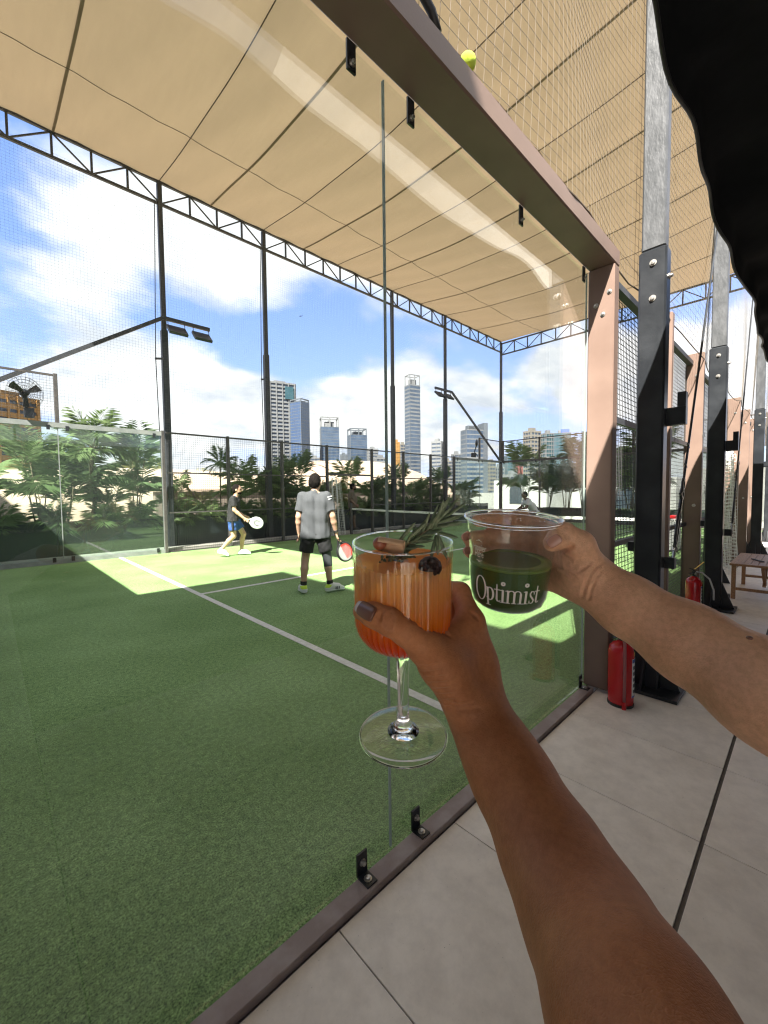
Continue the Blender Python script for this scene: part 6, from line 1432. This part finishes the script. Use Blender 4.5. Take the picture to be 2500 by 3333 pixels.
for i in range(40):
    t = i/39; p = B0_+(B1_-B0_)*t; tg = (B1_-B0_)/np.linalg.norm(B1_-B0_); a = i*2.4; q1 = np.cross(tg, _f); q1 /= np.linalg.norm(q1); q2 = np.cross(tg, q1)
    needle(p, -tg*0.5+(q1*math.cos(a)+q2*math.sin(a)*0.5)*0.9, 0.0105*rg.uniform(0.8, 1.2), 0.0015, 0.1)
br = thing('berry', tuple(at(1400, 1845, .335)), 'dark round berry floating at the front of the cocktail glass', 'berry')
q_ = SDF(at(1400, 1845, .3375)-0.02, at(1400, 1845, .3375)+0.02, 0.0007); q_.ell(at(1400, 1846, .3365), .0096, .0096, .0090, np.array((_R, _f, _U))); q_.cone(at(1408, 1828, .329), .0030, at(1410, 1834, .327), .0022, 0.002, op='cut'); q_.wrinkle(0.0003, 900, 2)
link('fruit', q_.mesh('fruit'), 'berry', br)
fr = thing('fruit_curl', tuple(at(1265, 1778, .36)), 'curled brown dried fruit slice floating in the cocktail glass', 'garnish')
p0, p1 = at(1232, 1768, .352), at(1315, 1782, .348); ax_ = (p1-p0)/np.linalg.norm(p1-p0); s1_ = np.cross(ax_, _U); s1_ /= np.linalg.norm(s1_); s2_ = np.cross(s1_, ax_)
vs = []
for i in range(13):
    for j in range(17):
        a = 0.3+4.6*j/16; r = 0.0062*(1+0.05*math.sin(3*a)); vs.append(p0+(p1-p0)*i/12+s1_*r*math.cos(a)+s2_*r*math.sin(a))
for i in range(13):
    for j in range(17):
        a = 0.3+4.6*j/16; r = 0.0050; vs.append(p0+(p1-p0)*i/12+s1_*r*math.cos(a)+s2_*r*math.sin(a))
fs = [(i*17+j, (i+1)*17+j, (i+1)*17+j+1, i*17+j+1) for i in range(12) for j in range(16)]; k_ = 13*17
fs += [tuple(x+k_ for x in q[::-1]) for q in fs]; fs += [(i*17, (i+1)*17, (i+1)*17+k_, i*17+k_) for i in range(12)]+[(j, j+1, j+1+k_, j+k_) for j in range(16)]+[(12*17+j, 12*17+j+1, 12*17+j+1+k_, 12*17+j+k_) for j in range(16)]
MB().add(vs, fs).build('curl', 'fruit_slice', fr, True)
MB().sphere(p0+ax_*0.001, 0.0060, 14, 10, (1, 1, 0.95)).build('end_cap', 'fruit_skin', fr, True)

# ---------------- clear plastic cup
CR = at(1669, 1681, .412); CD = -0.985*_U+0.17*_f-0.012*_R; CD /= np.linalg.norm(CD); CX = -CD
c1 = _R-CX*(_R@CX); c1 /= np.linalg.norm(c1); c2 = np.cross(CX, c1); CA = np.array((c1, c2, CX))
clear_mat('cup_plastic', (0.975, 0.975, 0.965), 0.026, rough=0.05, haze=0.012)
cup = thing('plastic_cup', tuple(CR+CD*0.092), 'clear plastic cup of dark green juice with white lettering', 'cup')
prof = [(0.0472, 0.0), (0.0478, -0.0008), (0.0478, -0.0022), (0.0462, -0.0032), (0.0450, -0.0042), (0.0443, -0.012), (0.0432, -0.014), (0.0420, -0.030), (0.0402, -0.055), (0.0386, -0.072), (0.0372, -0.080), (0.0345, -0.0868), (0.030, -0.0905), (0.020, -0.0918), (0.0004, -0.0920)]
inn = [(max(r-0.0006, 0.0003), h+0.0005) for r, h in prof[4:]][::-1]+[(0.0462, -0.0005)]
MB().lathe(prof+inn, 96, CR, CA, close=True).build('cup_wall', 'cup_plastic', cup, True)
for r_, h_ in ((0.0474, -0.0010), (0.0446, -0.0045)): MB().tube([CR+CX*h_+c1*r_*math.cos(q)+c2*r_*math.sin(q) for q in np.linspace(0, 2*PI, 97)[:-1]], 0.0011 if h_ > -0.003 else 0.0006, 8, closed=True).build('lip', 'stem_glass', cup, True)
def cup_r(h):
    hs = [-q[1] for q in prof]; rs_ = [q[0] for q in prof]; return float(np.interp(h, hs, rs_))
LQ = 0.0445
jp = [(0.0003, -LQ), (cup_r(LQ)-0.0008, -LQ)]+[(cup_r(h)-0.0010, -h) for h in np.linspace(LQ+0.002, 0.090, 14)]+[(0.0003, -0.0909)]
mat('juice', (0.028, 0.085, 0.010), 0.3, col2=(0.04, 0.105, 0.014), scale=30, spec=0.4)
MB().lathe(jp, 72, CR, CA).build('juice', 'juice', cup, 'auto')
mat('juice_film', (0.13, 0.22, 0.035), 0.4)
MB().lathe([(0.03, -LQ+0.0002), (cup_r(LQ)-0.0009, -LQ+0.0003), (cup_r(LQ)-0.0007, -LQ-0.0030), (0.03, -LQ-0.0030)], 72, CR, CA, close=True).build('froth_ring', 'juice_film', cup, True)
mat('print_white', (0.86, 0.83, 0.76), 0.6)
mat('print_cream', (0.85, 0.82, 0.66), 0.6)
# lettering: pen strokes (x, y, width) on the wall; x runs along the arc in metres, y up from the baseline
def cup_pt(x, y, base, lift):
    h = base-y; r = cup_r(h)+lift; th = -PI/2+x/0.0375; return CR+CD*h+c1*r*math.cos(th)+c2*r*math.sin(th)
front = 1 if (c2@_f) > 0 else -1
def stroke(mb, pts, base, lift=0.0005):
    P_ = np.array([p[:2] for p in pts], float); wd = [p[2] for p in pts]; n_ = len(P_); vs = []
    for i in range(n_):
        d = P_[min(i+1, n_-1)]-P_[max(i-1, 0)]; d /= np.linalg.norm(d)+1e-9; q = np.array((-d[1], d[0]))*wd[i]/2
        for a in (P_[i]+q, P_[i]-q):
            vs.append(cup_pt(a[0], a[1], base, lift)); vs.append(cup_pt(a[0], a[1], base, lift-0.0004))
    fs = [(4*i+a, 4*i+b, 4*i+4+b, 4*i+4+a) for i in range(n_-1) for a, b in ((0, 2), (2, 3), (3, 1), (1, 0))]+[(0, 1, 3, 2), (4*n_-4, 4*n_-2, 4*n_-1, 4*n_-3)]
    mb.add(vs, fs)
def arc(cx, cy, rx, ry, a0, a1, w0, w1, n=20, stress=True):
    out = []
    for i in range(n+1):
        a = a0+(a1-a0)*i/n; w_ = w0+(w1-w0)*abs(math.cos(a)) ; out.append((cx+rx*math.cos(a), cy+ry*math.sin(a), w_))
    return out
XH = 0.0128; TH, TK = 0.0007, 0.0019
def glyph(ch, x, base, xh=XH):
    mb = MB(); st = lambda pts: stroke(mb, pts, base); s = xh
    serif = lambda cx, cy, w_=0.0052: st([(cx-w_/2, cy, 0.0006), (cx+w_/2, cy, 0.0006)])
    if ch == 'O': st(arc(x+0.0060, 0.0100, 0.0056, 0.0122, 0, 2*PI, TH, 0.0015, 48)); adv = 0.0126
    elif ch == 'p':
        st([(x+0.0012, xh, TK), (x+0.0012, -0.0056, TK)]); serif(x+0.0012, -0.0056); st([(x-0.0010, xh-0.0006, 0.0007), (x+0.0012, xh, 0.0010)]); st(arc(x+0.0036, xh*0.52, 0.0033, xh*0.50, -PI*0.82, PI*0.82, TH, TK, 24)); adv = 0.0086
    elif ch == 't':
        st([(x+0.0016, xh*1.38, 0.0008), (x+0.0016, xh*0.2, TK), (x+0.0022, 0.0008, 0.0014), (x+0.0040, 0.0006, 0.0008), (x+0.0050, 0.0018, 0.0006)]); st([(x-0.0010, xh*0.97, 0.0008), (x+0.0044, xh*0.97, 0.0008)]); adv = 0.0058
    elif ch == 'i':
        st([(x+0.0012, xh, TK), (x+0.0012, 0, TK)]); serif(x+0.0012, 0.0); st([(x-0.0012, xh-0.0007, 0.0006), (x+0.0012, xh, 0.0010)])
        st([(x+0.0012+0.0013*math.cos(a), xh*1.48+0.0013*math.sin(a), 0.0016) for a in np.linspace(0, 2*PI, 13)]); adv = 0.0046
    elif ch == 'm':
        for k in range(3): st([(x+0.0012+k*0.0056, xh*(1 if k == 0 else 0.8), TK), (x+0.0012+k*0.0056, 0, TK)]); serif(x+0.0012+k*0.0056, 0.0, 0.0044)
        for k in range(2): st(arc(x+0.0040+k*0.0056, xh*0.74, 0.0028, xh*0.26, PI, 0, TH, 0.0013, 14))
        st([(x-0.0012, xh-0.0007, 0.0006), (x+0.0012, xh, 0.0010)]); adv = 0.0160
    elif ch == 's':
        pts = [(x+0.0046, xh*0.86, 0.0006), (x+0.0034, xh*0.97, 0.0008), (x+0.0018, xh*0.97, 0.0011), (x+0.0006, xh*0.80, 0.0013), (x+0.0012, xh*0.60, 0.0016), (x+0.0030, xh*0.44, 0.0018), (x+0.0046, xh*0.26, 0.0015), (x+0.0040, xh*0.06, 0.0012), (x+0.0022, xh*0.01, 0.0009), (x+0.0004, xh*0.10, 0.0007)]
        st(pts); st([(x+0.0046, xh*0.72, 0.0006), (x+0.0046, xh*0.95, 0.0006)]); st([(x+0.0003, xh*0.02, 0.0006), (x+0.0003, xh*0.26, 0.0006)]); adv = 0.0060
    mb.build('letter', 'print_white', lettering); return adv
lettering = bpy.data.objects.new('lettering', None); C.objects.link(lettering); lettering.parent = cup; lettering.matrix_parent_inverse = parent_world(cup).inverted()
x = -0.0440
for ch in 'Optimist': x += glyph(ch, x, 0.0770)
# small two line logo at the left of the wall
def text_mesh(body, size):
    cu = bpy.data.curves.new('t', 'FONT'); cu.body = body; cu.size = size; cu.align_x = 'CENTER'; cu.extrude = 0.0; ob = bpy.data.objects.new('t', cu); C.objects.link(ob)
    dg = bpy.context.evaluated_depsgraph_get(); me = bpy.data.meshes.new_from_object(ob.evaluated_get(dg)); vs = [tuple(v.co) for v in me.vertices]; fs = [tuple(p.vertices) for p in me.polygons]
    bpy.data.objects.remove(ob); bpy.data.curves.remove(cu); bpy.data.meshes.remove(me); return vs, fs
for body, dy, sz in (('Happier', 0.0, 0.0080), ('Here', -0.0066, 0.0085)):
    vs, fs = text_mesh(body, sz); MB().add([cup_pt(-0.0400+vx*0.62, vy*1.15+dy, 0.0225+0.0075, 0.0004) for vx, vy, vz in vs], fs).build('logo_print', 'print_cream', cup)
mb = MB()
for sgn, yb in ((1, 0.009), (-1, -0.0095)): stroke(mb, [(-0.0400+0.0032*math.cos(a)*math.cos(2*a), yb+0.0016*math.sin(a)*sgn, 0.0005) for a in np.linspace(0, PI, 14)], 0.030, 0.0004)
mb.build('logo_swirl', 'print_cream', cup)
# water drops on the inside of the cup
rg = random.Random(4); mb = MB()
for i in range(70):
    th = rg.uniform(0.05, PI-0.05)*1.0; h = rg.uniform(0.003, 0.012); r = cup_r(h)-0.0012; c = CR+CD*h+c1*r*math.cos(th)+c2*r*math.sin(th); mb.sphere(c, rg.uniform(0.0003, 0.0008), 8, 6)
mb.build('water_drops', 'stem_glass', cup, True)

# froth and bubbles where the cocktail meets the glass
rg = random.Random(9); mb = MB()
for i in range(150):
    th = rg.uniform(0, 2*PI); r = 0.0412*(1-0.10*rg.random()**2); mb.sphere(RIM+DOWN*(0.0164+rg.uniform(-0.0006, 0.0004))+e1*r*math.cos(th)+e2*r*math.sin(th), rg.uniform(0.0004, 0.0011), 8, 6)
mb.build('bubbles', 'bowl_glass', gl, True)
# sleeves carry both arms back to the people they belong to, outside the picture; cloth made white to bounce light
def sleeve(par, a, ra, b, rb, m, seed):
    a = np.array(a); b = np.array(b); q_ = SDF(np.minimum(a, b)-0.13, np.maximum(a, b)+0.13, 0.006); d_ = b-a
    q_.cone(a, ra, b, rb, 0.02, plane=[(a+d_*0.02, -d_)]); q_.wrinkle(0.005, 60, seed); link('sleeve', q_.mesh('sleeve'), m, par)
CF = lambda r_, u_, d_: CAM+_R*r_+_U*u_+_f*d_
sleeve(hand1, ELB, 0.047, CF(0.26, -0.40, -0.20), 0.07, 'tee_white', 5)
sleeve(hand2, ELB2, 0.050, CF(0.62, -0.26, -0.02), 0.07, 'tee_white', 6)
